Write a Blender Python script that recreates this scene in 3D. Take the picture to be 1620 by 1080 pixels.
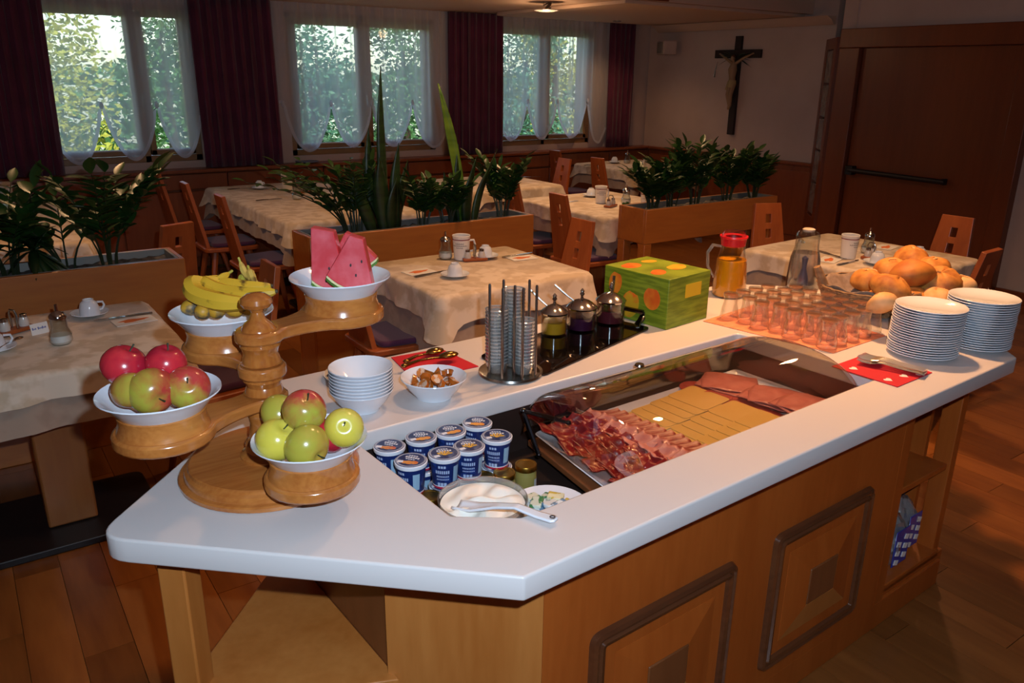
import bpy, bmesh, math, random
from math import sin, cos, pi, radians, sqrt, atan2
from mathutils import Vector, Matrix

for o in list(bpy.data.objects):
    bpy.data.objects.remove(o, do_unlink=True)
SC = bpy.context.scene
COL = SC.collection
RND = random.Random(7)

# ---------------------------------------------------------------- camera
F_PX = 1262.19
CAMZ = 1.68
ROW_R = Vector((0.822792319531611, -0.5682154243150886, 0.01200127035838698))
ROW_D = Vector((-0.17051992654731202, -0.266951113484171, -0.9485041157843548))
ROW_F = Vector((0.5421584211004111, 0.7783754457715024, -0.316537378282446))
cam_data = bpy.data.cameras.new('camera')
cam_data.sensor_width = 36.0
cam_data.lens = F_PX / 1620.0 * 36.0
cam_data.clip_start = 0.05
cam_data.clip_end = 200
camo = bpy.data.objects.new('camera', cam_data)
COL.objects.link(camo)
mw = Matrix.Identity(4)
for i in range(3):
    mw[i][0] = ROW_R[i]; mw[i][1] = -ROW_D[i]; mw[i][2] = -ROW_F[i]
mw[0][3], mw[1][3], mw[2][3] = 0, 0, CAMZ
camo.matrix_world = mw
SC.camera = camo

# ---------------------------------------------------------------- world, lights, exposure
SC.view_settings.view_transform = 'Standard'
SC.view_settings.look = 'None'
SC.view_settings.exposure = 0.0
SC.view_settings.gamma = 1.0
SC.view_settings.use_curve_mapping = False
SC.cycles.transparent_max_bounces = 40
world = bpy.data.worlds.new('sky'); SC.world = world; world.use_nodes = True
wn = world.node_tree.nodes; wl = world.node_tree.links
for n in list(wn): wn.remove(n)
wo = wn.new('ShaderNodeOutputWorld'); wb = wn.new('ShaderNodeBackground'); ws = wn.new('ShaderNodeTexSky')
ws.sky_type = 'NISHITA'; ws.sun_disc = False; ws.sun_elevation = radians(32); ws.sun_rotation = radians(200)
wb.inputs['Strength'].default_value = 0.62
wl.new(ws.outputs[0], wb.inputs[0]); wl.new(wb.outputs[0], wo.inputs[0])

def light(name, kind, loc, power, color, size=0.1, target=None, spot=None, blend=0.3):
    d = bpy.data.lights.new(name, kind); d.energy = power; d.color = color
    if kind in ('POINT', 'SPOT'): d.shadow_soft_size = size
    if kind == 'AREA': d.size = size
    if kind == 'SPOT': d.spot_size = radians(spot); d.spot_blend = blend
    o = bpy.data.objects.new(name, d); o.location = loc; COL.objects.link(o)
    if target is not None:
        o.rotation_euler = (Vector(target) - Vector(loc)).to_track_quat('-Z', 'Y').to_euler()
    return o
sun = light('sun', 'SUN', (0, 0, 10), 6.0, (1.0, 0.93, 0.72), target=(-2.5, 4.0, 5.5)); sun.data.angle = radians(1)
# camera flash just right of and above the lens
fl = Vector((0, 0, CAMZ)) + ROW_R * 0.07 - ROW_D * 0.09
light('flash', 'SPOT', fl, 122, (0.66, 0.82, 1.0), size=0.012, target=fl + ROW_F, spot=150, blend=0.7)
# warm ceiling spots over the buffet and the dining area
light('ceiling_spot', 'SPOT', (1.5, 1.75, 2.48), 38, (1.0, 0.53, 0.24), size=0.06, target=(1.35, 1.75, 0), spot=120, blend=0.8)
light('ceiling_spot', 'SPOT', (2.5, 1.7, 2.48), 175, (1.0, 0.49, 0.20), size=0.06, target=(2.45, 1.6, 0), spot=120, blend=0.8)
light('ceiling_spot', 'SPOT', (2.4, 3.6, 2.48), 60, (1.0, 0.56, 0.27), size=0.06, target=(2.4, 3.6, 0), spot=130, blend=0.8)
light('ceiling_spot', 'SPOT', (4.2, 2.4, 2.48), 75, (1.0, 0.56, 0.27), size=0.06, target=(4.2, 2.4, 0), spot=130, blend=0.8)
light('ceiling_spot', 'SPOT', (4.1, 5.0, 2.48), 105, (1.0, 0.56, 0.27), size=0.06, target=(4.1, 5.2, 0), spot=140, blend=0.8)
light('ceiling_spot', 'SPOT', (0.6, 5.0, 2.48), 60, (1.0, 0.56, 0.27), size=0.06, target=(0.8, 5.2, 0), spot=140, blend=0.8)
light('ceiling_spot', 'SPOT', (6.19, 6.9, 2.245), 22, (1.0, 0.56, 0.27), size=0.04, target=(6.19, 6.9, 0), spot=130, blend=0.8)

light('ceiling_lamp_light', 'POINT', (4.46, 5.95, 2.12), 5, (1.0, 0.6, 0.32), size=0.05)

# ---------------------------------------------------------------- projection helpers (pixel -> point on a real plane)
CAM = Vector((0, 0, CAMZ))
def ray(px, py):
    return ROW_R * (px - 810) + ROW_D * (py - 540) + ROW_F * F_PX
def at(px, py, z):
    r = ray(px, py); return CAM + r * ((z - CAMZ) / r.z)
def aty(px, py, Y):
    r = ray(px, py); return CAM + r * (Y / r.y)
def atx(px, py, X):
    r = ray(px, py); return CAM + r * (X / r.x)
def atd(px, py, d):
    return CAM + ray(px, py) * (d / F_PX)
ANG = 0.04220739874739843
CU = Vector((cos(ANG), sin(ANG), 0)); CV = Vector((-sin(ANG), cos(ANG), 0))
def uv(u, v, z=0.9):
    p = CU * u + CV * v; return Vector((p.x, p.y, z))
def to_uv(p):
    return p.dot(CU), p.dot(CV)

# ---------------------------------------------------------------- materials
def lin(h):
    h = h.lstrip('#'); out = []
    for i in (0, 2, 4):
        c = int(h[i:i + 2], 16) / 255
        out.append(c / 12.92 if c <= 0.04045 else ((c + 0.055) / 1.055) ** 2.4)
    return (*out, 1)
MATS = {}
def mat(name, color, rough=0.5, metal=0.0, color2=None, nscale=8, stretch=(1, 1, 1), bump=0.0, bscale=None, spec=None,
        trans=0.0, coat=0.0, sheen=0.0, contrast=(0.35, 0.65), emit=None, estr=0, ior=None, detail=3, sub=0.0):
    if name in MATS: return MATS[name]
    m = bpy.data.materials.new(name); m.use_nodes = True
    nt = m.node_tree; N = nt.nodes; L = nt.links; b = N['Principled BSDF']
    c = lin(color) if isinstance(color, str) else (*color, 1)
    b.inputs['Base Color'].default_value = c
    b.inputs['Roughness'].default_value = rough; b.inputs['Metallic'].default_value = metal
    if spec is not None: b.inputs['Specular IOR Level'].default_value = spec
    if trans: b.inputs['Transmission Weight'].default_value = trans
    if ior: b.inputs['IOR'].default_value = ior
    if coat: b.inputs['Coat Weight'].default_value = coat; b.inputs['Coat Roughness'].default_value = 0.08
    if sheen: b.inputs['Sheen Weight'].default_value = sheen
    if sub:
        b.inputs['Subsurface Weight'].default_value = sub; b.inputs['Subsurface Radius'].default_value = (0.02, 0.01, 0.006)
    if emit: b.inputs['Emission Color'].default_value = lin(emit); b.inputs['Emission Strength'].default_value = estr
    if color2 or bump:
        tc = N.new('ShaderNodeTexCoord'); mp = N.new('ShaderNodeMapping'); mp.inputs['Scale'].default_value = stretch
        L.new(tc.outputs['Object'], mp.inputs[0])
        nz = N.new('ShaderNodeTexNoise'); nz.inputs['Scale'].default_value = nscale; nz.inputs['Detail'].default_value = detail
        L.new(mp.outputs[0], nz.inputs['Vector'])
        if color2:
            r = N.new('ShaderNodeValToRGB'); r.color_ramp.elements[0].position = contrast[0]; r.color_ramp.elements[1].position = contrast[1]
            r.color_ramp.elements[0].color = c; r.color_ramp.elements[1].color = lin(color2)
            L.new(nz.outputs['Fac'], r.inputs[0]); L.new(r.outputs[0], b.inputs['Base Color'])
        if bump:
            src = nz
            if bscale:
                src = N.new('ShaderNodeTexNoise'); src.inputs['Scale'].default_value = bscale; src.inputs['Detail'].default_value = 3
                L.new(mp.outputs[0], src.inputs['Vector'])
            bp = N.new('ShaderNodeBump'); bp.inputs['Strength'].default_value = bump; bp.inputs['Distance'].default_value = 0.004
            L.new(src.outputs['Fac'], bp.inputs['Height']); L.new(bp.outputs[0], b.inputs['Normal'])
    MATS[name] = m; return m
def wood(name, c1, c2, axis='z', scale=6.0, rough=0.35, coat=0.0, rand=False):
    if name in MATS: return MATS[name]
    st = {'x': (0.12, 1, 1), 'y': (1, 0.12, 1), 'z': (1, 1, 0.12)}[axis]
    m = bpy.data.materials.new(name); m.use_nodes = True
    nt = m.node_tree; N = nt.nodes; L = nt.links; b = N['Principled BSDF']
    b.inputs['Roughness'].default_value = rough
    if coat: b.inputs['Coat Weight'].default_value = coat; b.inputs['Coat Roughness'].default_value = 0.1
    tc = N.new('ShaderNodeTexCoord'); mp = N.new('ShaderNodeMapping'); mp.inputs['Scale'].default_value = st
    L.new(tc.outputs['Object'], mp.inputs[0])
    if rand:
        oi = N.new('ShaderNodeObjectInfo'); vm = N.new('ShaderNodeVectorMath'); vm.operation = 'ADD'
        ml = N.new('ShaderNodeMath'); ml.operation = 'MULTIPLY'; ml.inputs[1].default_value = 37.0
        L.new(oi.outputs['Random'], ml.inputs[0]); L.new(mp.outputs[0], vm.inputs[0]); L.new(ml.outputs[0], vm.inputs[1])
        src = vm.outputs[0]
    else: src = mp.outputs[0]
    n1 = N.new('ShaderNodeTexNoise'); n1.inputs['Scale'].default_value = scale; n1.inputs['Detail'].default_value = 6; n1.inputs['Distortion'].default_value = 0.8
    n2 = N.new('ShaderNodeTexNoise'); n2.inputs['Scale'].default_value = scale * 9; n2.inputs['Detail'].default_value = 4
    L.new(src, n1.inputs['Vector']); L.new(src, n2.inputs['Vector'])
    mx = N.new('ShaderNodeMath'); mx.operation = 'MULTIPLY_ADD'; mx.inputs[1].default_value = 0.35
    L.new(n2.outputs['Fac'], mx.inputs[0])
    sc = N.new('ShaderNodeMath'); sc.operation = 'MULTIPLY'; sc.inputs[1].default_value = 0.65
    L.new(n1.outputs['Fac'], sc.inputs[0]); L.new(sc.outputs[0], mx.inputs[2])
    r = N.new('ShaderNodeValToRGB'); r.color_ramp.elements[0].position = 0.32; r.color_ramp.elements[1].position = 0.68
    r.color_ramp.elements[0].color = lin(c1); r.color_ramp.elements[1].color = lin(c2)
    L.new(mx.outputs[0], r.inputs[0])
    out = r.outputs[0]
    if rand:
        hs = N.new('ShaderNodeHueSaturation'); mr = N.new('ShaderNodeMapRange')
        mr.inputs['To Min'].default_value = 0.72; mr.inputs['To Max'].default_value = 1.22
        L.new(oi.outputs['Random'], mr.inputs['Value']); L.new(mr.outputs[0], hs.inputs['Value']); L.new(out, hs.inputs['Color']); out = hs.outputs[0]
    L.new(out, b.inputs['Base Color'])
    bp = N.new('ShaderNodeBump'); bp.inputs['Strength'].default_value = 0.12; bp.inputs['Distance'].default_value = 0.002
    L.new(mx.outputs[0], bp.inputs['Height']); L.new(bp.outputs[0], b.inputs['Normal'])
    MATS[name] = m; return m
def glassy(name, tint='#ffffff', rough=0.02, gloss=0.12, milk=0.0, milkc='#ffffff'):
    """thin glass: clear with a fresnel-like gloss"""
    if name in MATS: return MATS[name]
    m = bpy.data.materials.new(name); m.use_nodes = True
    nt = m.node_tree; N = nt.nodes; L = nt.links
    for n in list(N): N.remove(n)
    o = N.new('ShaderNodeOutputMaterial'); t = N.new('ShaderNodeBsdfTransparent'); g = N.new('ShaderNodeBsdfGlossy'); mx = N.new('ShaderNodeMixShader')
    lw = N.new('ShaderNodeLayerWeight'); lw.inputs['Blend'].default_value = 0.35
    ma = N.new('ShaderNodeMath'); ma.operation = 'MULTIPLY_ADD'; ma.inputs[1].default_value = 0.7; ma.inputs[2].default_value = gloss; ma.use_clamp = True
    t.inputs[0].default_value = lin(tint); g.inputs['Roughness'].default_value = rough
    base = t.outputs[0]
    if milk:
        df = N.new('ShaderNodeBsdfDiffuse'); df.inputs[0].default_value = lin(milkc); mk = N.new('ShaderNodeMixShader'); mk.inputs[0].default_value = milk
        L.new(t.outputs[0], mk.inputs[1]); L.new(df.outputs[0], mk.inputs[2]); base = mk.outputs[0]
    L.new(lw.outputs['Facing'], ma.inputs[0]); L.new(ma.outputs[0], mx.inputs[0]); L.new(base, mx.inputs[1]); L.new(g.outputs[0], mx.inputs[2]); L.new(mx.outputs[0], o.inputs[0])
    MATS[name] = m; return m
def sheer_mat(name, opac, color='#e8eaf0'):
    m = bpy.data.materials.new(name); m.use_nodes = True
    nt = m.node_tree; N = nt.nodes; L = nt.links
    for n in list(N): N.remove(n)
    o = N.new('ShaderNodeOutputMaterial'); t = N.new('ShaderNodeBsdfTransparent'); d = N.new('ShaderNodeBsdfDiffuse'); tr = N.new('ShaderNodeBsdfTranslucent')
    m1 = N.new('ShaderNodeMixShader'); m2 = N.new('ShaderNodeMixShader')
    d.inputs[0].default_value = lin(color); tr.inputs[0].default_value = lin(color)
    m1.inputs[0].default_value = 0.55; L.new(d.outputs[0], m1.inputs[1]); L.new(tr.outputs[0], m1.inputs[2])
    lw = N.new('ShaderNodeLayerWeight'); lw.inputs['Blend'].default_value = 0.3
    ma = N.new('ShaderNodeMath'); ma.operation = 'MULTIPLY_ADD'; ma.inputs[1].default_value = 0.6; ma.inputs[2].default_value = opac; ma.use_clamp = True
    L.new(lw.outputs['Facing'], ma.inputs[0]); L.new(ma.outputs[0], m2.inputs[0])
    L.new(t.outputs[0], m2.inputs[1]); L.new(m1.outputs[0], m2.inputs[2]); L.new(m2.outputs[0], o.inputs[0])
    MATS[name] = m; return m

# ---------------------------------------------------------------- mesh helpers
class MB:
    def __init__(s): s.v = []; s.f = []
    def add(s, vs, fs):
        o = len(s.v); s.v += [tuple(v) for v in vs]; s.f += [tuple(i + o for i in f) for f in fs]; return s
    def box(s, c, d, rot=0.0, M=None):
        x, y, z = d[0] / 2, d[1] / 2, d[2] / 2
        vs = [Vector((a, b, e)) for e in (-z, z) for b in (-y, y) for a in (-x, x)]
        R = Matrix.Rotation(rot, 3, 'Z')
        vs = [(M @ v if M else R @ v) + Vector(c) for v in vs]
        return s.add(vs, [(0, 2, 3, 1), (4, 5, 7, 6), (0, 1, 5, 4), (2, 6, 7, 3), (0, 4, 6, 2), (1, 3, 7, 5)])
    def prism(s, pts, z0, z1, M=None):
        n = len(pts)
        a = sum(pts[i][0] * pts[(i + 1) % n][1] - pts[(i + 1) % n][0] * pts[i][1] for i in range(n))
        if a < 0: pts = pts[::-1]
        vs = [Vector((p[0], p[1], z0)) for p in pts] + [Vector((p[0], p[1], z1)) for p in pts]
        if M: vs = [M @ v for v in vs]
        return s.add(vs, [tuple(range(n - 1, -1, -1)), tuple(range(n, 2 * n))] + [(i, (i + 1) % n, n + (i + 1) % n, n + i) for i in range(n)])
    def lathe(s, prof, n=24, c=(0, 0, 0), M=None, sx=1, sy=1):
        vs = []; fs = []; rings = []
        for r, z in prof:
            if r < 1e-6: vs.append(Vector((0, 0, z))); rings.append([len(vs) - 1])
            else:
                st = len(vs)
                for k in range(n): a = 2 * pi * k / n; vs.append(Vector((r * cos(a) * sx, r * sin(a) * sy, z)))
                rings.append(list(range(st, st + n)))
        for A, B in zip(rings, rings[1:]):
            for k in range(n):
                k2 = (k + 1) % n
                if len(A) == 1 and len(B) == 1: continue
                if len(A) == 1: fs.append((A[0], B[k2], B[k]))
                elif len(B) == 1: fs.append((A[k], A[k2], B[0]))
                else: fs.append((A[k], A[k2], B[k2], B[k]))
        C = Vector(c)
        return s.add([(M @ v if M else v) + C for v in vs], fs)
    def tube(s, path, r, n=8, cap=True, flat=1.0):
        P = [Vector(p) for p in path]; m = len(P)
        rr = r if isinstance(r, (list, tuple)) else [r] * m
        vs = []; fs = []; up = None
        for i, p in enumerate(P):
            t = (P[min(i + 1, m - 1)] - P[max(i - 1, 0)]).normalized()
            if up is None:
                up = Vector((0, 0, 1)) if abs(t.z) < 0.9 else Vector((1, 0, 0))
            a = t.cross(up).normalized(); b = a.cross(t).normalized(); up = b
            for k in range(n):
                th = 2 * pi * k / n; vs.append(p + a * cos(th) * rr[i] + b * sin(th) * rr[i] * flat)
        for i in range(m - 1):
            for k in range(n):
                k2 = (k + 1) % n; fs.append((i * n + k, i * n + k2, (i + 1) * n + k2, (i + 1) * n + k))
        if cap: fs.append(tuple(range(n - 1, -1, -1))); fs.append(tuple((m - 1) * n + k for k in range(n)))
        return s.add(vs, fs)
    def grid(s, fn, nu, nv, closed=False):
        vs = [fn(i / nu, j / nv) for j in range(nv + 1) for i in range(nu + 1 if not closed else nu)]
        w = nu + 1 if not closed else nu
        fs = []
        for j in range(nv):
            for i in range(nu):
                i2 = (i + 1) % w if closed else i + 1
                fs.append((j * w + i, j * w + i2, (j + 1) * w + i2, (j + 1) * w + i))
        return s.add(vs, fs)
    def ball(s, c, r, n=12, m=8, M=None):
        r = (r, r, r) if not isinstance(r, (tuple, list)) else r
        vs = []; fs = []
        def f(a, b):
            th = 2 * pi * a; ph = pi * b - pi / 2
            v = Vector((cos(th) * cos(ph) * r[0], sin(th) * cos(ph) * r[1], sin(ph) * r[2]))
            return (M @ v if M else v) + Vector(c)
        return s.grid(f, n, m, closed=True)
    def cells(s, xs, zs, mask, th, M=None):
        """plate with holes: xs(z)->list of x positions, rows between zs, mask[row][col]"""
        n = len(xs(zs[0])); R = len(zs) - 1; Cn = n - 1; vs = []
        for y in (-th / 2, th / 2):
            for z in zs:
                for x in xs(z): vs.append(Vector((x, y, z)))
        L = (R + 1) * n; fs = []
        idx = lambda k, r, c: k * L + r * n + c
        on = lambda r, c: 0 <= r < R and 0 <= c < Cn and mask[r][c]
        for r in range(R):
            for c in range(Cn):
                if not on(r, c): continue
                fs.append((idx(0, r, c), idx(0, r, c + 1), idx(0, r + 1, c + 1), idx(0, r + 1, c)))
                fs.append((idx(1, r, c), idx(1, r + 1, c), idx(1, r + 1, c + 1), idx(1, r, c + 1)))
                if not on(r - 1, c): fs.append((idx(0, r, c), idx(1, r, c), idx(1, r, c + 1), idx(0, r, c + 1)))
                if not on(r + 1, c): fs.append((idx(0, r + 1, c), idx(0, r + 1, c + 1), idx(1, r + 1, c + 1), idx(1, r + 1, c)))
                if not on(r, c - 1): fs.append((idx(0, r, c), idx(0, r + 1, c), idx(1, r + 1, c), idx(1, r, c)))
                if not on(r, c + 1): fs.append((idx(0, r, c + 1), idx(1, r, c + 1), idx(1, r + 1, c + 1), idx(0, r + 1, c + 1)))
        return s.add([(M @ v if M else v) for v in vs], fs)
    def build(s, name, m, parent=None, loc=(0, 0, 0), rot=(0, 0, 0), smooth=35, bevel=0, solid=0, seg=2):
        me = bpy.data.meshes.new(name); me.from_pydata(s.v, [], s.f); me.materials.append(m)
        if smooth:
            me.polygons.foreach_set('use_smooth', [True] * len(me.polygons)); me.set_sharp_from_angle(angle=radians(smooth))
        me.update()
        o = bpy.data.objects.new(name, me); COL.objects.link(o); o.location = loc; o.rotation_euler = rot
        if parent: o.parent = parent
        if solid:
            md = o.modifiers.new('solid', 'SOLIDIFY'); md.thickness = solid; md.offset = 0
        if bevel:
            md = o.modifiers.new('bevel', 'BEVEL'); md.width = bevel; md.segments = seg; md.limit_method = 'ANGLE'; md.angle_limit = radians(40)
        return o
def tag(o, label=None, cat=None, group=None, kind=None):
    if label: o['label'] = label
    if cat: o['category'] = cat
    if group: o['group'] = group
    if kind: o['kind'] = kind
    return o
def thing(name, label, cat, loc=(0, 0, 0), rotz=0.0, group=None, rot=None):
    o = bpy.data.objects.new(name, None); COL.objects.link(o); o.location = loc
    o.rotation_euler = rot if rot else (0, 0, rotz); o.empty_display_size = 0.05
    return tag(o, label, cat, group)
def dup(root, loc=None, rotz=None, label=None, group=None, rot=None):
    def cp(o, par):
        c = o.copy(); COL.objects.link(c)
        if par: c.parent = par
        for ch in KIDS.get(o.name, []): cp(ch, c)
        return c
    KIDS = {}
    def walk(o):
        KIDS[o.name] = list(o.children)
        for ch in o.children: walk(ch)
    walk(root); r = cp(root, None)
    if loc is not None: r.location = loc
    if rotz is not None: r.rotation_euler = (0, 0, rotz)
    if rot is not None: r.rotation_euler = rot
    if label: r['label'] = label
    if group: r['group'] = group
    return r
ORD = ['first', 'second', 'third', 'fourth', 'fifth', 'sixth', 'seventh', 'eighth', 'ninth', 'tenth', 'eleventh', 'twelfth', 'thirteenth',
       'fourteenth', 'fifteenth', 'sixteenth', 'seventeenth', 'eighteenth', 'nineteenth', 'twentieth', 'twenty-first', 'twenty-second', 'twenty-third', 'twenty-fourth', 'twenty-fifth']
def rounded(pts, rad, seg=6):
    """round the corners of a polygon; rad is a number or a list"""
    out = []; n = len(pts)
    for i in range(n):
        r = rad[i] if isinstance(rad, (list, tuple)) else rad
        p = Vector(pts[i][:2]); a = Vector(pts[i - 1][:2]); b = Vector(pts[(i + 1) % n][:2])
        if r < 1e-6: out.append((p.x, p.y)); continue
        da = (a - p).normalized(); db = (b - p).normalized(); ang = da.angle(db); d = r / math.tan(ang / 2)
        s0 = p + da * d; s1 = p + db * d
        for k in range(seg + 1):
            t = k / seg; q = s0 * (1 - t) ** 2 + p * 2 * t * (1 - t) + s1 * t * t; out.append((q.x, q.y))
    return out

# ---------------------------------------------------------------- palette
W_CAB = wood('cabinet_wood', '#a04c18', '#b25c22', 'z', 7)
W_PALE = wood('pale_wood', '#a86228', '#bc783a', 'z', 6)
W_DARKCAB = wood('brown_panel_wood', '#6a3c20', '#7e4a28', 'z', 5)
W_FRAME = wood('dark_frame_wood', '#4a2818', '#643a22', 'x', 8, rough=0.15, coat=0.6)
W_STAND = wood('stand_wood', '#9a5422', '#c27c3c', 'x', 14, rough=0.22, coat=0.5)
W_STAND2 = wood('turned_wood', '#944e1e', '#be7836', 'z', 16, rough=0.18, coat=0.6)
W_PLANT = wood('planter_wood', '#a05a26', '#b8702f', 'x', 5)
W_CHAIR = wood('chair_wood', '#8c4420', '#a85a2c', 'z', 6, rough=0.35)
W_CHAIRL = wood('chair_wood_light', '#a8662e', '#c07e3c', 'z', 6, rough=0.35)
W_WAIN = wood('wainscot_wood', '#7c3c20', '#92502a', 'z', 4)
W_DOOR = wood('door_wood', '#6e3418', '#80401e', 'z', 3)
W_WIN = wood('window_wood', '#8a6440', '#a07a50', 'x', 6)
W_FLOOR = wood('parquet_wood', '#6c3c1a', '#925a2a', 'y', 4, rough=0.32, rand=True)
W_TABLE = wood('table_wood', '#8a5028', '#a06434', 'z', 5)
M_COUNTER = mat('white_counter', '#d2ccca', 0.3)
M_PORC = mat('white_porcelain', '#dfe3ea', 0.12, coat=0.3)
M_CHROME = mat('chrome', '#c8c4c0', 0.12, 1.0)
M_STEEL = mat('steel', '#a8a49e', 0.22, 1.0)
M_GOLD = mat('gold_lid', '#b8913c', 0.3, 1.0)
M_WALL = mat('wall_plaster', '#c4ada0', 0.9, color2='#bca598', nscale=3, bump=0.05, bscale=60)
M_CEIL = mat('ceiling_plaster', '#cbb09a', 0.85)
M_CLOTH = mat('damask_cloth', '#dccab4', 0.75, color2='#c6b094', nscale=11, contrast=(0.45, 0.56), sheen=0.2)
M_CLOTHB = mat('brown_cloth', '#9a8270', 0.8, color2='#a68f7c', nscale=9, contrast=(0.45, 0.56), sheen=0.2)
M_PURPLE = mat('purple_fabric', '#64243e', 0.9, color2='#561e34', nscale=5, sheen=0.2)
M_CUSH = mat('purple_cushion', '#482044', 0.9, sheen=0.2)
M_BLACK = mat('black_metal', '#131215', 0.5)
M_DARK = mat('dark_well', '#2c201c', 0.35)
M_GLASS = glassy('clear_glass', '#f2f6f6', gloss=0.03)
M_PANE = glassy('window_glass', '#eef4f4', gloss=0.02)
M_ACRYL = glassy('acrylic', '#f2ece6', gloss=0.045)
M_LEAF = mat('zz_leaf', '#22401a', 0.38, color2='#3c6420', nscale=6)
M_LEAFD = mat('dark_leaf', '#15240f', 0.35, color2='#223a18', nscale=8)
M_STEM = mat('plant_stem', '#26301a', 0.5)
M_SOIL = mat('soil', '#3a342e', 0.95, color2='#6a625c', nscale=30, bump=0.8)
M_LINER = mat('zinc_liner', '#8a8680', 0.5, 0.3)
M_SHEER = sheer_mat('sheer_fabric', 0.56)
M_HEM = sheer_mat('sheer_hem', 0.85)
M_RED = mat('red_napkin', '#c01226', 0.8)
M_WHITE = mat('white_paint', '#e8e4de', 0.5)
M_PEACH = mat('peach_cloth', '#e8926a', 0.8, color2='#d87e54', nscale=40)
M_INK = mat('dark_ink', '#3a3438', 0.7)

# ================================================================ THE SETTING
def struct(o): o['kind'] = 'structure'; return o
YW = 7.36            # wainscot front / ledge
YP = 7.52            # plaster face of the window wall
XR = 7.166
ZC = 2.5; ZS = 2.28
XL = -1.6; YF = -2.6
struct(MB().box(((XL + 7.4) / 2, 2.5, -0.06), (7.4 - XL + 0.6, 10.8, 0.08)).build('floor', W_FLOOR))
FLOOR = bpy.data.objects['floor']
# parquet planks laid along Y, each a piece of its own where they can be told apart
PW, PL = 0.14, 0.9
pk = []
nx = int((5.4 + 0.8) / PW)
plank_mesh = None
far = MB(); cnt = 0
for i in range(int((7.1 - XL) / PW) + 1):
    x = XL + PW / 2 + i * PW
    if x > 7.1: continue
    off = (i * 0.37) % 1.0 * PL
    y = YF + 0.05 - PL + off
    while y < 7.3:
        y0, y1 = max(y, YF + 0.05), min(y + PL, 7.34)
        if y1 - y0 > 0.05:
            full = abs(y1 - y0 - PL) < 1e-6
            pxv = Vector((x, (y0 + y1) / 2, 0)) - CAM
            dep = pxv.dot(ROW_F)
            vis = False
            if dep > 0.3:
                X = 810 + F_PX * pxv.dot(ROW_R) / dep; Y = 540 + F_PX * pxv.dot(ROW_D) / dep
                vis = -150 < X < 1770 and 100 < Y < 1350
            cands = (full and vis and ((x < 1.3 and y0 > 0.6 and y0 < 5.2) or (x > 1.2 and y0 < 4.2)))
            if cands and cnt < 295:
                if plank_mesh is None:
                    o = MB().box((0, 0, -0.01), (PW - 0.002, PL - 0.002, 0.02)).build('plank', W_FLOOR, FLOOR, (x, (y0 + y1) / 2, 0), smooth=0)
                    plank_mesh = o
                else:
                    o = plank_mesh.copy(); o.location = (x, (y0 + y1) / 2, 0); COL.objects.link(o)
                cnt += 1
            else:
                far.box((x, (y0 + y1) / 2, -0.011), (PW - 0.002, y1 - y0 - 0.002, 0.02))
        y += PL
o = far.build('planks', W_FLOOR, FLOOR, smooth=0); o['kind'] = 'stuff'

struct(MB().box(((XL + 7.6) / 2, (YF + 5.25) / 2, ZC + 0.1), (7.6 - XL + 0.4, 5.25 - YF + 0.4, 0.2)).build('ceiling', M_CEIL))
sf = struct(MB().box(((XL + 7.6) / 2, 6.6, ZS + 0.2), (7.6 - XL + 0.4, 2.7, 0.4)).build('trim_1', M_CEIL)); sf['label'] = 'cream lowered soffit along the windows'
struct(MB().box(((XL + 5.2) / 2, 5.235, ZS + 0.035), (5.2 - XL, 0.03, 0.07)).build('trim_2', W_DOOR, bevel=0.004))
# lowered soffit board with a rounded end over the right window
bp = rounded([(4.78, 5.3), (7.15, 5.3), (7.15, 7.30), (4.78, 7.30)], [0.01, 0.01, 0.01, 0.16])
struct(MB().prism(bp, ZS - 0.03, ZS - 0.0005).build('trim_3', M_CEIL, bevel=0.004))
# crown under the soffit on the right wall
struct(MB().prism([(7.0, ZS - 0.035), (7.14, ZS - 0.035), (7.14, ZS - 0.11), (7.115, ZS - 0.105), (7.07, ZS - 0.065)], 4.95, 7.3,
       Matrix(((1, 0, 0), (0, 0, 1), (0, 1, 0)))).build('trim_4', M_CEIL))

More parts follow.
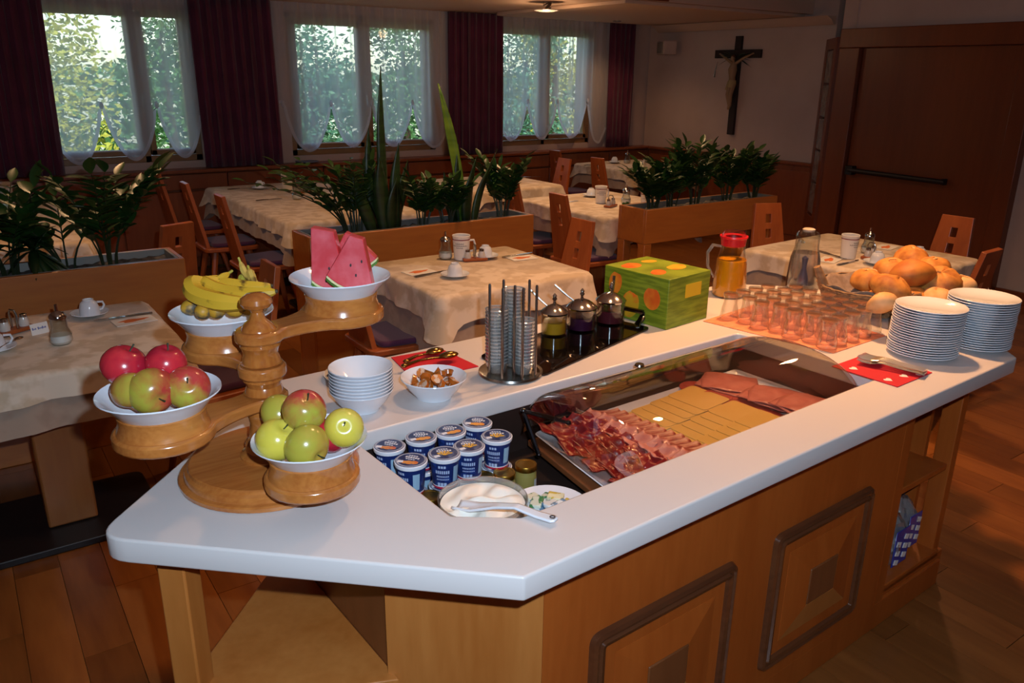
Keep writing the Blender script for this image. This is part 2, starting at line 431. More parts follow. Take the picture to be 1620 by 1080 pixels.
# window wall with three openings
wins = [(0.40, 1.87, 1.42), (2.69, 4.23, 3.455), (4.88, 6.32, 5.64)]   # left, right, mullion
WB, WT = 0.93, 2.2
mb = MB()
xs = [XL]
for a, b, m_ in wins: xs += [a, b]
xs.append(7.4)
for k in range(0, len(xs), 2):
    mb.box(((xs[k] + xs[k + 1]) / 2, YP + 0.15, 1.3), (xs[k + 1] - xs[k], 0.3, 2.6))
for a, b, m_ in wins:
    mb.box(((a + b) / 2, YP + 0.15, WB / 2), (b - a, 0.3, WB)); mb.box(((a + b) / 2, YP + 0.15, (WT + 2.6) / 2), (b - a, 0.3, 2.6 - WT))
struct(mb.build('wall_back', M_WALL, smooth=0))
for i, (a, b, m_) in enumerate(wins):
    w = thing('window_%d' % (i + 1), None, None, ((a + b) / 2, YP + 0.06, WB)); w['kind'] = 'structure'
    cx = (a + b) / 2
    fr = MB()
    h = WT - WB; t = 0.055
    for x in (a + t / 2, b - t / 2): fr.box((x - cx, 0, h / 2), (t, 0.08, h))
    fr.box((0, 0, t / 2), (b - a, 0.08, t)); fr.box((0, 0, h - t / 2), (b - a, 0.08, t))
    fr.box((m_ - cx, 0, h / 2), (0.05, 0.08, h))
    fr.build('window_frame', W_WIN, w, bevel=0.004)
    for (x0, x1) in ((a + t, m_ - 0.025), (m_ + 0.025, b - t)):
        s = MB(); q = 0.045; z0, z1 = t + 0.004, h - t - 0.004; x0 += 0.003; x1 -= 0.003
        for x in (x0 + q / 2, x1 - q / 2): s.box((x - cx, -0.035, (z0 + z1) / 2), (q, 0.05, z1 - z0))
        s.box(((x0 + x1) / 2 - cx, -0.035, z0 + q / 2), (x1 - x0, 0.05, q)); s.box(((x0 + x1) / 2 - cx, -0.035, z1 - q / 2), (x1 - x0, 0.05, q))
        so = s.build('window_sash', W_WIN, w, bevel=0.004)
        MB().box(((x0 + x1) / 2 - cx, -0.03, (z0 + z1) / 2), (x1 - x0 - 2 * q + 0.01, 0.006, z1 - z0 - 2 * q + 0.01)).build('pane', M_PANE, so, smooth=0)
        MB().box(((x0 + x1) / 2 - cx, -0.065, z0 + q + 0.004), (x1 - x0 - 2 * q, 0.012, 0.012)).build('glazing_bead', mat('pale_bead', '#c8ccd0', 0.3, 0.6), so, smooth=0)
    hx = m_ - cx
    hb = MB().tube([(hx, -0.065, 0.55), (hx, -0.1, 0.55), (hx, -0.1, 0.45)], 0.009, 8).build('window_handle', M_STEEL, w)
# ledge on the wainscot
struct(MB().box(((XL + 7.2) / 2, (YW + YP) / 2 - 0.005, 0.855), (7.2 - XL, YP - YW + 0.03, 0.03)).build('trim_5', W_WAIN, bevel=0.006))
wn_ = struct(MB().box(((XL + 7.2) / 2, (YW + YP) / 2 + 0.02, 0.42), (7.2 - XL, 0.1, 0.84)).build('baseboard_back', W_WAIN, smooth=0))
x = XL + 0.02
pm = None
while x < 7.1:
    w_ = 0.9
    for z0, z1 in ((0.1, 0.68), (0.7, 0.83)):
        MB().box((x + w_ / 2, YW + 0.022, (z0 + z1) / 2), (w_ - 0.01, 0.03, z1 - z0)).build('panel', W_WAIN, wn_, bevel=0.005)
    x += w_
# right wall (with the cross), diagonal with glass strip, door wall
t_ = 0.366
P0 = Vector((XR, 4.97)); P1 = Vector((XR - t_, 4.97 - t_))
struct(MB().box((XR + 0.13, (P0.y + 7.5) / 2, 1.3), (0.2, 7.5 - P0.y, 2.6)).build('wall_right', M_WALL, smooth=0))
br = struct(MB().box((XR + 0.02, (P0.y + 7.36) / 2, 0.42), (0.04, 7.36 - P0.y, 0.84)).build('baseboard_right', W_WAIN, smooth=0))
struct(MB().box((XR + 0.0, (P0.y + 7.36) / 2, 0.855), (0.08, 7.36 - P0.y, 0.03)).build('trim_6', W_WAIN, bevel=0.006))
for k in range(3):
    y0 = P0.y + 0.02 + k * 0.79
    MB().box((XR - 0.008, y0 + 0.385, 0.45), (0.02, 0.74, 0.66)).build('panel', W_WAIN, br, bevel=0.006)
XD = P1.x
DM = Matrix.Rotation(radians(45), 3, 'Z')
dc = (P0 + P1) / 2
struct(MB().box((dc.x + 0.09, dc.y - 0.09, 1.3), (t_ * sqrt(2) + 0.1, 0.1, 2.6), rot=radians(45)).build('wall_diagonal', M_WALL, smooth=0))
struct(MB().box((XR + 0.32, 4.4, 1.3), (0.06, 1.9, 2.6)).box((XD + 0.42, 4.78, 1.3), (0.26, 0.06, 2.6)).build('sky_blocker_right', M_WALL, smooth=0))  # unseen boxes added to keep sky light from leaking past the diagonal
w = thing('window_4', None, None, (dc.x, dc.y, 0), radians(45)); w['kind'] = 'structure'
L_ = t_ * sqrt(2)
fr = MB()
fr.box((-L_ / 2 + 0.06, 0.02, 1.02), (0.12, 0.08, 2.04)); fr.box((L_ / 2 - 0.05, 0.02, 1.02), (0.1, 0.08, 2.04)); fr.box((0.01, 0.02, 1.99), (L_ - 0.2, 0.08, 0.1)); fr.box((0.01, 0.02, 0.2), (L_ - 0.2, 0.08, 0.4))
fr.build('window_frame', W_DOOR, w, bevel=0.004)
for k in range(5):
    z0 = 0.42 + k * 0.306
    MB().box((0.01, 0.03, z0 + 0.145), (L_ - 0.24, 0.05, 0.29)).build('glass_block', mat('dim_glass_block', '#6a6460', 0.25, color2='#8a8078', nscale=14, bump=0.4), w, bevel=0.008)
DY0, DY1, DT = 3.06, 4.40, 1.945
struct(MB().box((XD + 0.10, 3.74, 1.1), (0.08, 1.5, 2.2)).build('door_gap_blocker', M_WALL, smooth=0))  # unseen panel added to stop daylight showing round the door leaf
struct(MB().box((XD + 0.13, (YF + 2.93) / 2, 1.3), (0.2, 2.93 - YF, 2.6)).box((XD + 0.13, (2.93 + 4.66) / 2, 2.33), (0.2, 4.66 - 2.93, 0.46)).build('wall_door', M_WALL, smooth=0))
d = thing('door_1', None, None, (XD, DY0, 0)); d['kind'] = 'structure'
dw = DY1 - DY0
fr = MB()
fr.box((-0.01, -0.065, DT / 2), (0.1, 0.13, DT)); fr.box((-0.01, dw + 0.1, DT / 2), (0.1, 0.2, DT)); fr.box((-0.01, dw / 2 + 0.035, DT + 0.08), (0.12, dw + 0.33, 0.16))
fr.build('door_frame', W_DOOR, d, bevel=0.006)
MB().box((0.02, dw / 2, DT / 2 + 0.003), (0.05, dw - 0.01, DT - 0.01)).build('door_leaf', W_DOOR, d, bevel=0.004)
hb = MB().box((-0.045, dw - 0.07, 0.895), (0.07, 0.07, 0.08)).tube([(-0.065, dw - 0.06, 0.897), (-0.065, dw - 0.95, 0.882)], 0.022, 10).box((-0.035, dw - 0.93, 0.882), (0.05, 0.03, 0.05))
hb.build('panic_bar', M_BLACK, d, bevel=0.004)
struct(MB().box((XD - 0.0, (YF + 2.92) / 2, 0.05), (0.03, 2.92 - YF, 0.1)).build('baseboard_door', W_DOOR, bevel=0.004))
struct(MB().box((XL - 0.1, 2.4, 1.3), (0.2, 10.4, 2.6)).build('wall_left', M_WALL, smooth=0))
struct(MB().box(((XL + 7.2) / 2, YF - 0.1, 1.3), (7.6 - XL, 0.2, 2.6)).build('wall_front', M_WALL, smooth=0))

# ---------------------------------------------------------------- curtains
def drape(xl_t, xr_t, xl_b, xr_b, zb, label, y=7.41, zt=2.275, n=9):
    def fn(a, b):
        x = (xl_t + (xr_t - xl_t) * a) * b + (xl_b + (xr_b - xl_b) * a) * (1 - b)
        ph = a * n * 2 * pi
        return Vector((x + 0.012 * sin(ph * 2 + 1), y + 0.028 * sin(ph) + 0.01 * sin(ph * 2.7 + b * 3) * (1 - b * 0.5), zb + (zt - zb) * b))
    o = MB().grid(fn, n * 12, 10).build('curtain', M_PURPLE, smooth=60, solid=0.004)
    tag(o, label, 'curtain', 'purple side curtains')
drape(0.0, 0.77, 0.0, 0.745, 0.874, 'dark purple curtain at the left edge, left of the leftmost window', n=9)
drape(1.84, 2.53, 1.85, 2.54, 0.874, 'dark purple curtain between the leftmost and the middle window', n=8)
drape(4.34, 4.99, 4.33, 4.99, 0.874, 'dark purple curtain between the middle and the right window', n=8)
drape(6.49, 6.86, 6.5, 6.85, 0.874, 'dark purple narrow curtain right of the right window', n=5)
def sheer(name_label, x0, x1, peaks, lows, y=7.455, zt=2.275):
    """peaks: x positions where the hem is gathered up; lows: z of each swag bottom between them"""
    o = thing('sheer_curtain', name_label, 'curtain', (0, 0, 0), 0, 'white sheer curtains')
    def hem(x):
        if x <= peaks[0]: i = 0; t = 0
        for i in range(len(peaks) - 1):
            if peaks[i] <= x <= peaks[i + 1]:
                t = (x - peaks[i]) / (peaks[i + 1] - peaks[i]); break
        else: i = len(peaks) - 2; t = 1.0 if x > peaks[-1] else 0.0
        zp = 1.41
        return zp - (zp - lows[i]) * max(0, sin(pi * t)) ** 0.62
    W = x1 - x0
    def off(x, b):
        return 0.018 * sin(x * 38 + 0.6 * sin(x * 9)) + 0.008 * sin(x * 91 + 2) * b
    def fn(a, b):
        x = x0 + W * a; z0 = hem(x)
        return Vector((x, y + off(x, b) * (0.5 + 0.5 * b), z0 + (zt - z0) * b))
    nu = int(W * 190)
    MB().grid(fn, nu, 14).build('sheer_panel', M_SHEER, o, smooth=60)
    def fh(a, b):
        p = fn(a, 0); q = fn(min(1, a + 0.001), 0); r = fn(max(0, a - 0.001), 0); tn = (q - r).normalized()
        nrm = Vector((-tn.z, 0, tn.x))
        if nrm.z < 0: nrm = -nrm
        return p + nrm * 0.028 * b + Vector((0, -0.006, 0))
    MB().grid(fh, nu, 1).build('hem', M_HEM, o, smooth=60)
    for pk_ in peaks:
        if x0 < pk_ < x1:
            MB().ball((pk_, y - 0.012, 1.405), (0.016, 0.012, 0.03), 8, 6).build('gather', M_HEM, o)
sheer('white sheer balloon curtain over the leftmost window', 0.66, 1.88, [0.66, 1.093, 1.515, 1.89], [0.94, 0.955, 0.96])
sheer('white sheer balloon curtain over the middle window', 2.56, 4.42, [2.60, 3.065, 3.49, 3.93, 4.42], [0.965, 0.99, 0.98, 0.95])
sheer('white sheer balloon curtain over the right window', 4.93, 6.52, [4.93, 5.36, 5.77, 6.21, 6.58], [0.985, 0.99, 0.99, 0.92])

# ---------------------------------------------------------------- on the walls and the ceiling
cr = thing('crucifix', 'dark wooden crucifix with pale carved figure and dry palm sprigs on the right wall', 'crucifix', (XR + 0.012, 6.12, 1.085))
CRW = mat('crucifix_wood', '#2a1a16', 0.7)
MB().box((0, 0, 0.51), (0.035, 0.085, 1.02)).build('upright', CRW, cr, bevel=0.004)
MB().box((-0.002, 0.0, 0.84), (0.036, 0.62, 0.085)).build('crossbar', CRW, cr, bevel=0.004)
SK = mat('carved_figure', '#9a7a58', 0.6)
fg = MB()
X = -0.05
fg.tube([(X, 0, 0.52), (X - 0.012, 0, 0.60), (X - 0.015, 0.0, 0.68), (X, 0, 0.75)], [0.038, 0.034, 0.048, 0.03], 12)
fg.tube([(X, 0.02, 0.74), (X, 0.11, 0.79), (X + 0.02, 0.22, 0.84)], [0.018, 0.014, 0.009], 8)
fg.tube([(X, -0.02, 0.74), (X, -0.11, 0.79), (X + 0.02, -0.22, 0.84)], [0.018, 0.014, 0.009], 8)
fg.ball((X + 0.02, 0.225, 0.842), (0.01, 0.016, 0.009), 8, 5); fg.ball((X + 0.02, -0.225, 0.842), (0.01, 0.016, 0.009), 8, 5)
fg.tube([(X, 0.02, 0.54), (X - 0.035, 0.022, 0.42), (X - 0.01, 0.012, 0.31), (X - 0.025, 0.008, 0.27)], [0.028, 0.022, 0.014, 0.01], 8)
fg.tube([(X, -0.02, 0.54), (X - 0.035, -0.018, 0.42), (X - 0.01, -0.006, 0.31), (X - 0.03, -0.004, 0.27)], [0.028, 0.022, 0.014, 0.01], 8)
fg.ball((X - 0.012, 0.012, 0.795), (0.026, 0.022, 0.032), 10, 8); fg.tube([(X, 0, 0.74), (X - 0.008, 0.008, 0.775)], 0.013, 8)
f_ = fg.build('carved_figure', SK, cr)
MB().tube([(X - 0.004, 0, 0.57), (X - 0.006, 0, 0.54), (X - 0.016, 0.005, 0.49)], [0.042, 0.046, 0.043], 12).tube([(X - 0.01, 0.04, 0.56), (X - 0.01, 0.06, 0.47)], [0.014, 0.02], 8).build('loincloth', mat('loincloth', '#a8905e', 0.6), f_)
MB().ball((X - 0.004, 0.012, 0.812), (0.029, 0.026, 0.024), 8, 6).build('hair', W_FRAME, f_)
for k in range(16):
    s = RND.choice((-1, 1)); a = RND.uniform(-0.5, 0.9); l = RND.uniform(0.14, 0.26)
    p0 = Vector((-0.035, s * 0.02, 0.80)); p1 = p0 + Vector((-0.01, s * l * cos(a), l * sin(a) * (0.6 if a > 0 else 1)))
    MB().tube([p0, (p0 + p1) / 2 + Vector((-0.012, 0, 0.01)), p1], [0.003, 0.007, 0.001], 5, flat=0.3).build('palm_sprig', M_LEAFD, cr)
MB().tube([(-0.03, 0.25, 0.76), (-0.03, 0.27, 0.68), (-0.03, 0.28, 0.60)], [0.002, 0.006, 0.009], 6).build('hanging_sprig', W_FRAME, cr)
sp = thing('wall_speaker', 'small pale loudspeaker high in the corner right of the curtains', 'speaker', (XR - 0.13, 7.05, 2.0))
MB().box((0, 0, 0), (0.16, 0.22, 0.15), rot=radians(-25)).build('speaker_cabinet', M_WALL, sp, bevel=0.01)
MB().box((-0.078, 0.036, 0), (0.012, 0.17, 0.12), rot=radians(-25)).build('grille', mat('speaker_grille', '#8a7a70', 0.8), sp, bevel=0.006)
MB().box((0.09, 0.05, 0), (0.12, 0.04, 0.04)).build('bracket', M_WALL, sp)
dl = thing('downlight', 'small lit recessed spotlight in the soffit over the right window', 'light', (6.19, 6.98, ZS - 0.031))
MB().lathe([(0.045, 0.0), (0.045, -0.006), (0.033, -0.007), (0.03, 0.0)], 24).build('ring', M_STEEL, dl)
MB().lathe([(0, -0.003), (0.029, -0.003)], 20).build('bulb', mat('lit_bulb', '#ffddaa', 0.4, emit='#ffc080', estr=6), dl)
lp = thing('ceiling_lamp', 'clear glass disc lamp with chrome arm under the soffit', 'light', (4.46, 5.95, 2.2))
MB().lathe([(0, 0.0), (0.07, 0.004), (0.105, 0.012), (0.107, 0.016), (0.07, 0.01), (0, 0.006)], 32).build('glass_disc', mat('frosted_glass', '#b9b2a8', 0.2), lp)
MB().tube([(0.05, 0, 0.08), (0.03, 0, 0.045), (0.0, 0, 0.02)], [0.008, 0.022, 0.016], 10).tube([(0.05, 0, 0.085), (-0.03, 0, 0.05)], 0.006, 8).build('chrome_arm', M_CHROME, lp)
MB().tube([(0.05, 0, 0.078), (0.05, 0, 0.082)], 0.035, 16).tube([(-0.03, 0, 0.045), (-0.03, 0, 0.082)], 0.004, 6).build('canopy', M_CHROME, lp)

# ---------------------------------------------------------------- garden behind the windows
o = MB().box((5, 16, -0.5), (40, 16.5, 0.3)).build('garden_lawn', mat('lawn', '#4c6a2a', 0.9, color2='#6a8a3c', nscale=3)); o['kind'] = 'structure'
def garden_tree(x, y, h, r, m, label, n=2600, z0=0.0, low=0.12, seed=1, lf=0.05):
    R = random.Random(seed)
    t = thing('garden_tree', label, 'tree', (x, y, -0.35), 0, 'trees outside the windows')
    MB().tube([(0, 0, 0), (0.05, 0.02, h * 0.3), (0, 0, h * 0.75)], [0.1, 0.07, 0.03], 8).build('trunk', mat('bark', '#4a3a2c', 0.9), t)
    mb = MB()
    blobs = [(R.uniform(-r, r) * 0.6, R.uniform(-r, r) * 0.5, low * h + (h - low * h) * R.random(), r * R.uniform(0.35, 0.6)) for k in range(14)]
    for k in range(n):
        b = R.choice(blobs); v = Vector((R.gauss(0, 1), R.gauss(0, 1), R.gauss(0, 1))).normalized() * b[3] * R.random() ** 0.4
        c = Vector((b[0], b[1], b[2])) + v
        if c.z < 0.05: continue
        a = Vector((R.gauss(0, 1), R.gauss(0, 1), R.gauss(0, 0.6))).normalized(); q = a.cross(Vector((R.gauss(0, 1), R.gauss(0, 1), R.gauss(0, 1)))).normalized()
        s = lf * R.uniform(0.6, 1.3)
        mb.add([c - a * s, c + q * s * 0.45, c + a * s, c - q * s * 0.45], [(0, 1, 2, 3)])
    f = mb.build('foliage', m, t, smooth=0); f['kind'] = 'stuff'
GY = mat('sunlit_leaf', '#a8ac34', 0.6, color2='#c8c050', nscale=4)
GG = mat('garden_leaf', '#3e6a30', 0.6, color2='#5a8848', nscale=4)
GB = mat('blue_green_leaf', '#4a7a5c', 0.6, color2='#64946e', nscale=4)
garden_tree(0.9, 11.0, 3.6, 1.05, GY, 'yellow green sunlit tree seen through the leftmost window', 4600, seed=1)
garden_tree(2.7, 12.6, 3.4, 0.95, GG, 'darker green tree behind the right half of the leftmost window', 3800, seed=2)
garden_tree(4.7, 12.2, 2.6, 1.1, GB, 'bluish green bush seen through the left sash of the middle window', 4800, seed=3)
garden_tree(6.7, 13.0, 3.3, 1.05, GG, 'green tree seen through the right sash of the middle window', 4800, seed=4)
garden_tree(8.3, 11.6, 3.0, 0.9, GB, 'bluish tree seen through the left sash of the right window', 3800, seed=5)
garden_tree(9.9, 12.9, 3.8, 1.0, GY, 'yellow green sunlit tree seen through the right window', 5200, seed=6)
garden_tree(12.0, 12.4, 3.6, 1.1, GG, 'green tree farthest right in the garden', 3000, seed=8)
hd = MB(); R = random.Random(5)
for k in range(9000):
    c = Vector((R.uniform(-2, 13), 15 + R.uniform(-0.4, 0.4), R.uniform(-0.3, 1.7))); a = Vector((R.gauss(0, 1), R.gauss(0, 1), R.gauss(0, 0.6))).normalized(); q = a.cross(Vector((R.gauss(0, 1), R.gauss(0, 1), R.gauss(0, 1)))).normalized(); s = 0.11
    hd.add([c - a * s, c + q * s * 0.5, c + a * s, c - q * s * 0.5], [(0, 1, 2, 3)])
tag(hd.build('hedge', GG, smooth=0), 'long green hedge along the far side of the garden', 'hedge', kind='stuff')

# ================================================================ DINING ROOM FURNITURE
def make_chair():
    t = thing('dining_chair', 'x', 'chair')
    seat = rounded([(-0.17, -0.2), (0.17, -0.2), (0.215, 0.2), (-0.215, 0.2)], [0.05, 0.05, 0.09, 0.09])
    MB().prism(seat, 0.425, 0.455).build('seat', W_CHAIR, t, bevel=0.006)
    cu = rounded([(-0.15, -0.14), (0.15, -0.14), (0.19, 0.18), (-0.19, 0.18)], [0.05, 0.05, 0.08, 0.08])
    MB().prism(cu, 0.455, 0.485).build('cushion', M_CUSH, t, bevel=0.012, seg=3)
    w = lambda z: 0.135 - 0.045 * (z / 0.49)
    xs = lambda z: [-w(z), -0.018, 0.018, w(z)]
    zs = [0, 0.27, 0.325, 0.365, 0.42, 0.49]
    mask = [[1, 1, 1], [1, 0, 1], [1, 1, 1], [1, 0, 1], [1, 1, 1]]
    M = Matrix.Translation((0, -0.165, 0.44)) @ Matrix.Rotation(radians(11), 4, 'X')
    MB().cells(xs, zs, mask, 0.026, M).build('backrest', W_CHAIR, t, smooth=0, bevel=0.003)
    for sx, sy in ((1, 1), (-1, 1), (1, -1), (-1, -1)):
        MB().tube([(sx * 0.12, sy * 0.12, 0.427), (sx * 0.19, sy * 0.2, 0.0)], [0.024, 0.014], 8).build('leg', W_CHAIR, t)
    return t
CH0 = make_chair(); ch_used = [False]
def chair(x, y, face, label, light_=False, group='chairs round the dining tables'):
    """face: direction (degrees, 0=+X) the sitter looks"""
    if not ch_used[0]: r = CH0; ch_used[0] = True
    else: r = dup(CH0)
    r.location = (x, y, 0); r.rotation_euler = (0, 0, radians(face - 90)); r['label'] = label; r['group'] = group
    return r
chair(1.66, 5.35, 0, 'reddish chair left of the long table under the middle window, nearest of three')
chair(1.62, 6.10, 0, 'reddish chair left of the long table under the middle window, middle of three')
chair(1.58, 6.85, 4, 'reddish chair left of the long table under the middle window, farthest of three')
chair(1.66, 3.40, 0, 'wooden chair with purple cushion behind the upper fruit bowls, left of the middle table')
chair(2.60, 3.42, 180, 'light wooden chair at the right side of the middle table, back with two slots')
chair(3.70, 4.98, 0, 'dark wooden chair left of the table behind the orchard-print carton, farther of two')
chair(3.62, 4.30, 0, 'dark wooden chair left of the table behind the orchard-print carton, nearer of two')
chair(4.66, 6.20, 180, 'pale wooden chair with two square slots in front of the window panelling')
chair(5.63, 6.95, 0, 'dark wooden chair in the far right corner, farther one beside the corner table')
chair(5.50, 6.10, 0, 'dark wooden chair in the far right corner, nearer one beside the corner table')
chair(4.18, 3.05, 248, 'light wooden chair behind the right table, back seen between the jugs')
chair(4.60, 2.35, 184, 'light wooden chair behind the right table, in front of the door')
chair(3.98, 2.02, 93, 'reddish wooden chair at the right table seen edge on near the bread basket')
chair(0.78, 3.27, 180, 'wooden chair behind the banana bowl at the left table')
chair(0.84, 4.66, 110, 'wooden chair whose pale top shows behind the left planter')

def cloth(cx, cy, w, d, z, drop, m, label, rot=0.0, cz=0.35, amp=0.010, seed=0, group='tablecloths', cat='tablecloth', r=0.012):
    R = random.Random(seed); NS = 40
    hw, hd_ = w / 2, d / 2
    per = []
    pts = rounded([(-hw, -hd_), (hw, -hd_), (hw, hd_), (-hw, hd_)], 0.03, 6)
    P = [Vector((p[0], p[1])) for p in pts]
    dense = []
    for i in range(len(P)):
        a, b = P[i], P[(i + 1) % len(P)]; L = (b - a).length; n = max(1, int(L / 0.03))
        for k in range(n): dense.append(a + (b - a) * k / n)
    n = len(dense)
    mb = MB(); vs = []
    ph = R.random() * 6
    rings = 7
    for j in range(rings + 1):
        t = j / rings
        for i, p in enumerate(dense):
            a = dense[i - 1]; b = dense[(i + 1) % n]; tn = (b - a).normalized(); nm = Vector((tn.y, -tn.x))
            cd = min((Vector((sx * hw, sy * hd_)) - p).length for sx in (-1, 1) for sy in (-1, 1))
            cf = math.exp(-(cd / 0.06) ** 2)
            s = i * 0.03
            wob = amp * sin(s * 21 + ph) + amp * 0.7 * sin(s * 47 + ph * 2)
            fl_ = r + (wob + 0.012 + cf * 0.05) * t ** 1.3
            hz = drop * (1 + cz * cf) + 0.006 * sin(s * 9 + ph)
            if j == 0: q = p; zz = z
            else: q = p + nm * fl_; zz = z - hz * ((j - 0.4) / (rings - 0.4))
            vs.append(Vector((q.x, q.y, zz)))
    fs = [tuple(range(n))]
    for j in range(rings):
        for i in range(n):
            i2 = (i + 1) % n
            fs.append((j * n + i, (j + 1) * n + i, (j + 1) * n + i2, j * n + i2))
    mb.add(vs, fs)
    o = mb.build('tablecloth', m, None, (cx, cy, 0), (0, 0, rot), smooth=70)
    return tag(o, label, cat, group)
def table(cx, cy, w, d, label, rot=0.0, twin=False):
    t = thing('dining_table', label, 'table', (cx, cy, 0), rot, 'dining tables')
    MB().box((0, 0, 0.725), (w - 0.03, d - 0.03, 0.03)).build('table_top', W_TABLE, t, bevel=0.004)
    for yy in ([-d / 4, d / 4] if twin else [0]):
        MB().box((0, yy, 0.37), (0.17, 0.17, 0.68)).build('pedestal', W_TABLE, t, bevel=0.008)
        MB().prism(rounded([(-0.3, yy - 0.24), (0.3, yy - 0.24), (0.3, yy + 0.24), (-0.3, yy + 0.24)], 0.05), 0.002, 0.03).build('base_plate', M_BLACK, t, bevel=0.004)
TZ = 0.745
tabs = [  # cx, cy, w, d, rot, name, twin
    (0.16, 3.24, 0.84, 0.74, 0, 'table at the left edge in front of the left planter', False),
    (2.13, 3.37, 0.86, 0.76, 0, 'middle table right behind the breakfast buffet', False),
    (4.15, 2.53, 0.86, 0.92, radians(3), 'right table behind the jugs', False),
    (4.16, 4.70, 0.92, 1.05, 0, 'table behind the right planter', False),
    (2.25, 6.08, 0.98, 2.0, 0, 'long table under the middle window', True),
    (4.05, 6.20, 0.95, 0.92, 0, 'table behind the middle planter near the right window', False),
    (6.30, 6.68, 0.95, 0.95, 0, 'table in the far right corner', False),
    (0.12, 6.12, 0.96, 2.0, 0, 'long table under the leftmost window behind the left planter', True)]
for k, (cx, cy, w, d, r, nm, tw) in enumerate(tabs):
    table(cx, cy, w, d, 'wooden pedestal ' + nm, r, tw)
    cloth(cx, cy, w - 0.005, d - 0.005, 0.7425, 0.2 if k != 1 else 0.45, M_CLOTHB, 'brownish undercloth on the ' + nm, r, seed=k, group='brown undercloths', r=0.006, amp=0.006)
    cloth(cx, cy, w, d, TZ, 0.1 if k != 1 else 0.13, M_CLOTH, 'cream damask topcloth on the ' + nm, r, seed=k + 20, group='cream topcloths', r=0.016, cz=0.6)

# ---------------------------------------------------------------- planters
def planter(x0, x1, yf, z0, z1, depth, label, legs):
    t = thing('planter', label, 'planter', ((x0 + x1) / 2, yf + depth / 2, 0), 0, 'wooden planters')
    w = x1 - x0; h = z1 - z0; zm = (z0 + z1) / 2; b = 0.022
    MB().box((0, -depth / 2 + b / 2, zm), (w, b, h)).build('board', W_PLANT, t, bevel=0.004)
    MB().box((0, depth / 2 - b / 2, zm), (w, b, h)).build('board', W_PLANT, t, bevel=0.004)
    for s in (-1, 1): MB().box((s * (w / 2 - b / 2), 0, zm), (b, depth - 2 * b, h)).build('end_board', W_PLANT, t, bevel=0.004)
    lr = MB()
    for s in (-1, 1):
        lr.box((0, s * (depth / 2 - b - 0.006), z1 - 0.05), (w - 2 * b, 0.012, 0.1)); lr.box((s * (w / 2 - b - 0.006), 0, z1 - 0.05), (0.012, depth - 2 * b - 0.024, 0.1))
    lr.box((0, 0, z1 - 0.11), (w - 2 * b, depth - 2 * b, 0.02)).build('liner', M_LINER, t)
    so = MB()
    def f(a, c): return Vector(((a - .5) * (w - 2 * b - 0.03), (c - .5) * (depth - 2 * b - 0.03), z1 - 0.034 + 0.014 * sin(a * 40) * sin(c * 7) + RND.uniform(-0.008, 0.008)))
    so.grid(f, int(w * 40), 10).build('soil', M_SOIL, t)['kind'] = 'stuff'
    if legs:
        for sx in (-1, 1):
            for sy in (-1, 1): MB().box((sx * (w / 2 - 0.035), sy * (depth / 2 - 0.035), z0 / 2), (0.065, 0.065, z0)).build('leg', W_PLANT, t, bevel=0.004)
    return t
PY1 = at(660, 358, .85).y
planter(1.50, 2.97, 4.04, 0.0, 0.85, 0.27, 'long wooden planter box behind the middle table', False)
planter(3.71, 5.05, 3.80, 0.62, 0.85, 0.27, 'wooden planter box on legs behind the jugs, left of the door', True)
planter(-0.6, 0.83, 3.88, 0.0, 0.85, 0.30, 'wooden planter box behind the left table', False)

# ---------------------------------------------------------------- plants
def leaf_mesh(name, L, W, m, bend=0.15, nose=0.5):
    def f(a, b):
        t = b; w = W * (sin(pi * min(1, t * 0.97 + 0.02)) ** 0.7) * (1 - 0.2 * t)
        x = (a - .5) * 2
        return Vector((x * w / 2, t * L, 0.18 * w * abs(x) + bend * L * sin(t * 1.4) * t * -1 + bend * L * 0.3))
    return MB().grid(f, 2, 5).build(name, m, None, smooth=60)
ZZL = leaf_mesh('leaf', 0.074, 0.037, M_LEAF); ZZL.hide_render = False
ZZ_first = [True]
def zz_plant(x, y, z, nst, h, label, seed, lean=0.35, sc=1.0, sparse=False, dirs=None, m=None):
    R = random.Random(seed)
    t = thing('leafy_plant', label, 'plant', (x, y, z), 0, 'leafy plants in the planters')
    for k in range(nst):
        a = dirs[k] if dirs else R.uniform(0, 2 * pi)
        ln = R.uniform(0.6, 1.25) * lean; hh = h * R.uniform(0.7, 1.05)
        P = []
        for j in range(9):
            u = j / 8
            P.append(Vector((cos(a) * ln * hh * u ** 1.8 + cos(a) * 0.03, sin(a) * (ln * hh * u ** 1.8) * 0.8 + sin(a) * 0.03, hh * (u - 0.18 * ln * u ** 2.2))))
        MB().tube(P, [0.0055 - 0.004 * j / 8 for j in range(9)], 6).build('stem', M_STEM, t)
        nl = 8 if sparse else 11
        for j in range(nl):
            u = 0.36 + 0.64 * j / (nl - 1); f = u * 8; i = min(7, int(f)); p = P[i].lerp(P[i + 1], f - i); d = (P[i + 1] - P[i]).normalized()
            sd = d.cross(Vector((0, 0, 1))).normalized() if abs(d.z) < 0.98 else Vector((1, 0, 0))
            for s in ((-1, 1) if j < nl - 1 else (0,)):
                q = (sd * s + d * 0.75 + Vector((R.uniform(-.2, .2), R.uniform(-.2, .2), R.uniform(-.1, .25)))).normalized()
                if ZZ_first[0]: o = ZZL; ZZ_first[0] = False
                else: o = ZZL.copy(); COL.objects.link(o)
                o.parent = t; o.location = p
                zq = q.cross(Vector((R.uniform(-.3, .3), R.uniform(-.3, .3), 1))).normalized(); up = zq.cross(q).normalized()
                M = Matrix((zq, q, up)).transposed()
                o.rotation_euler = M.to_euler(); s_ = sc * R.uniform(0.8, 1.2) * (1.15 - 0.35 * abs(u - 0.6)); o.scale = (s_, s_, s_)
    return t
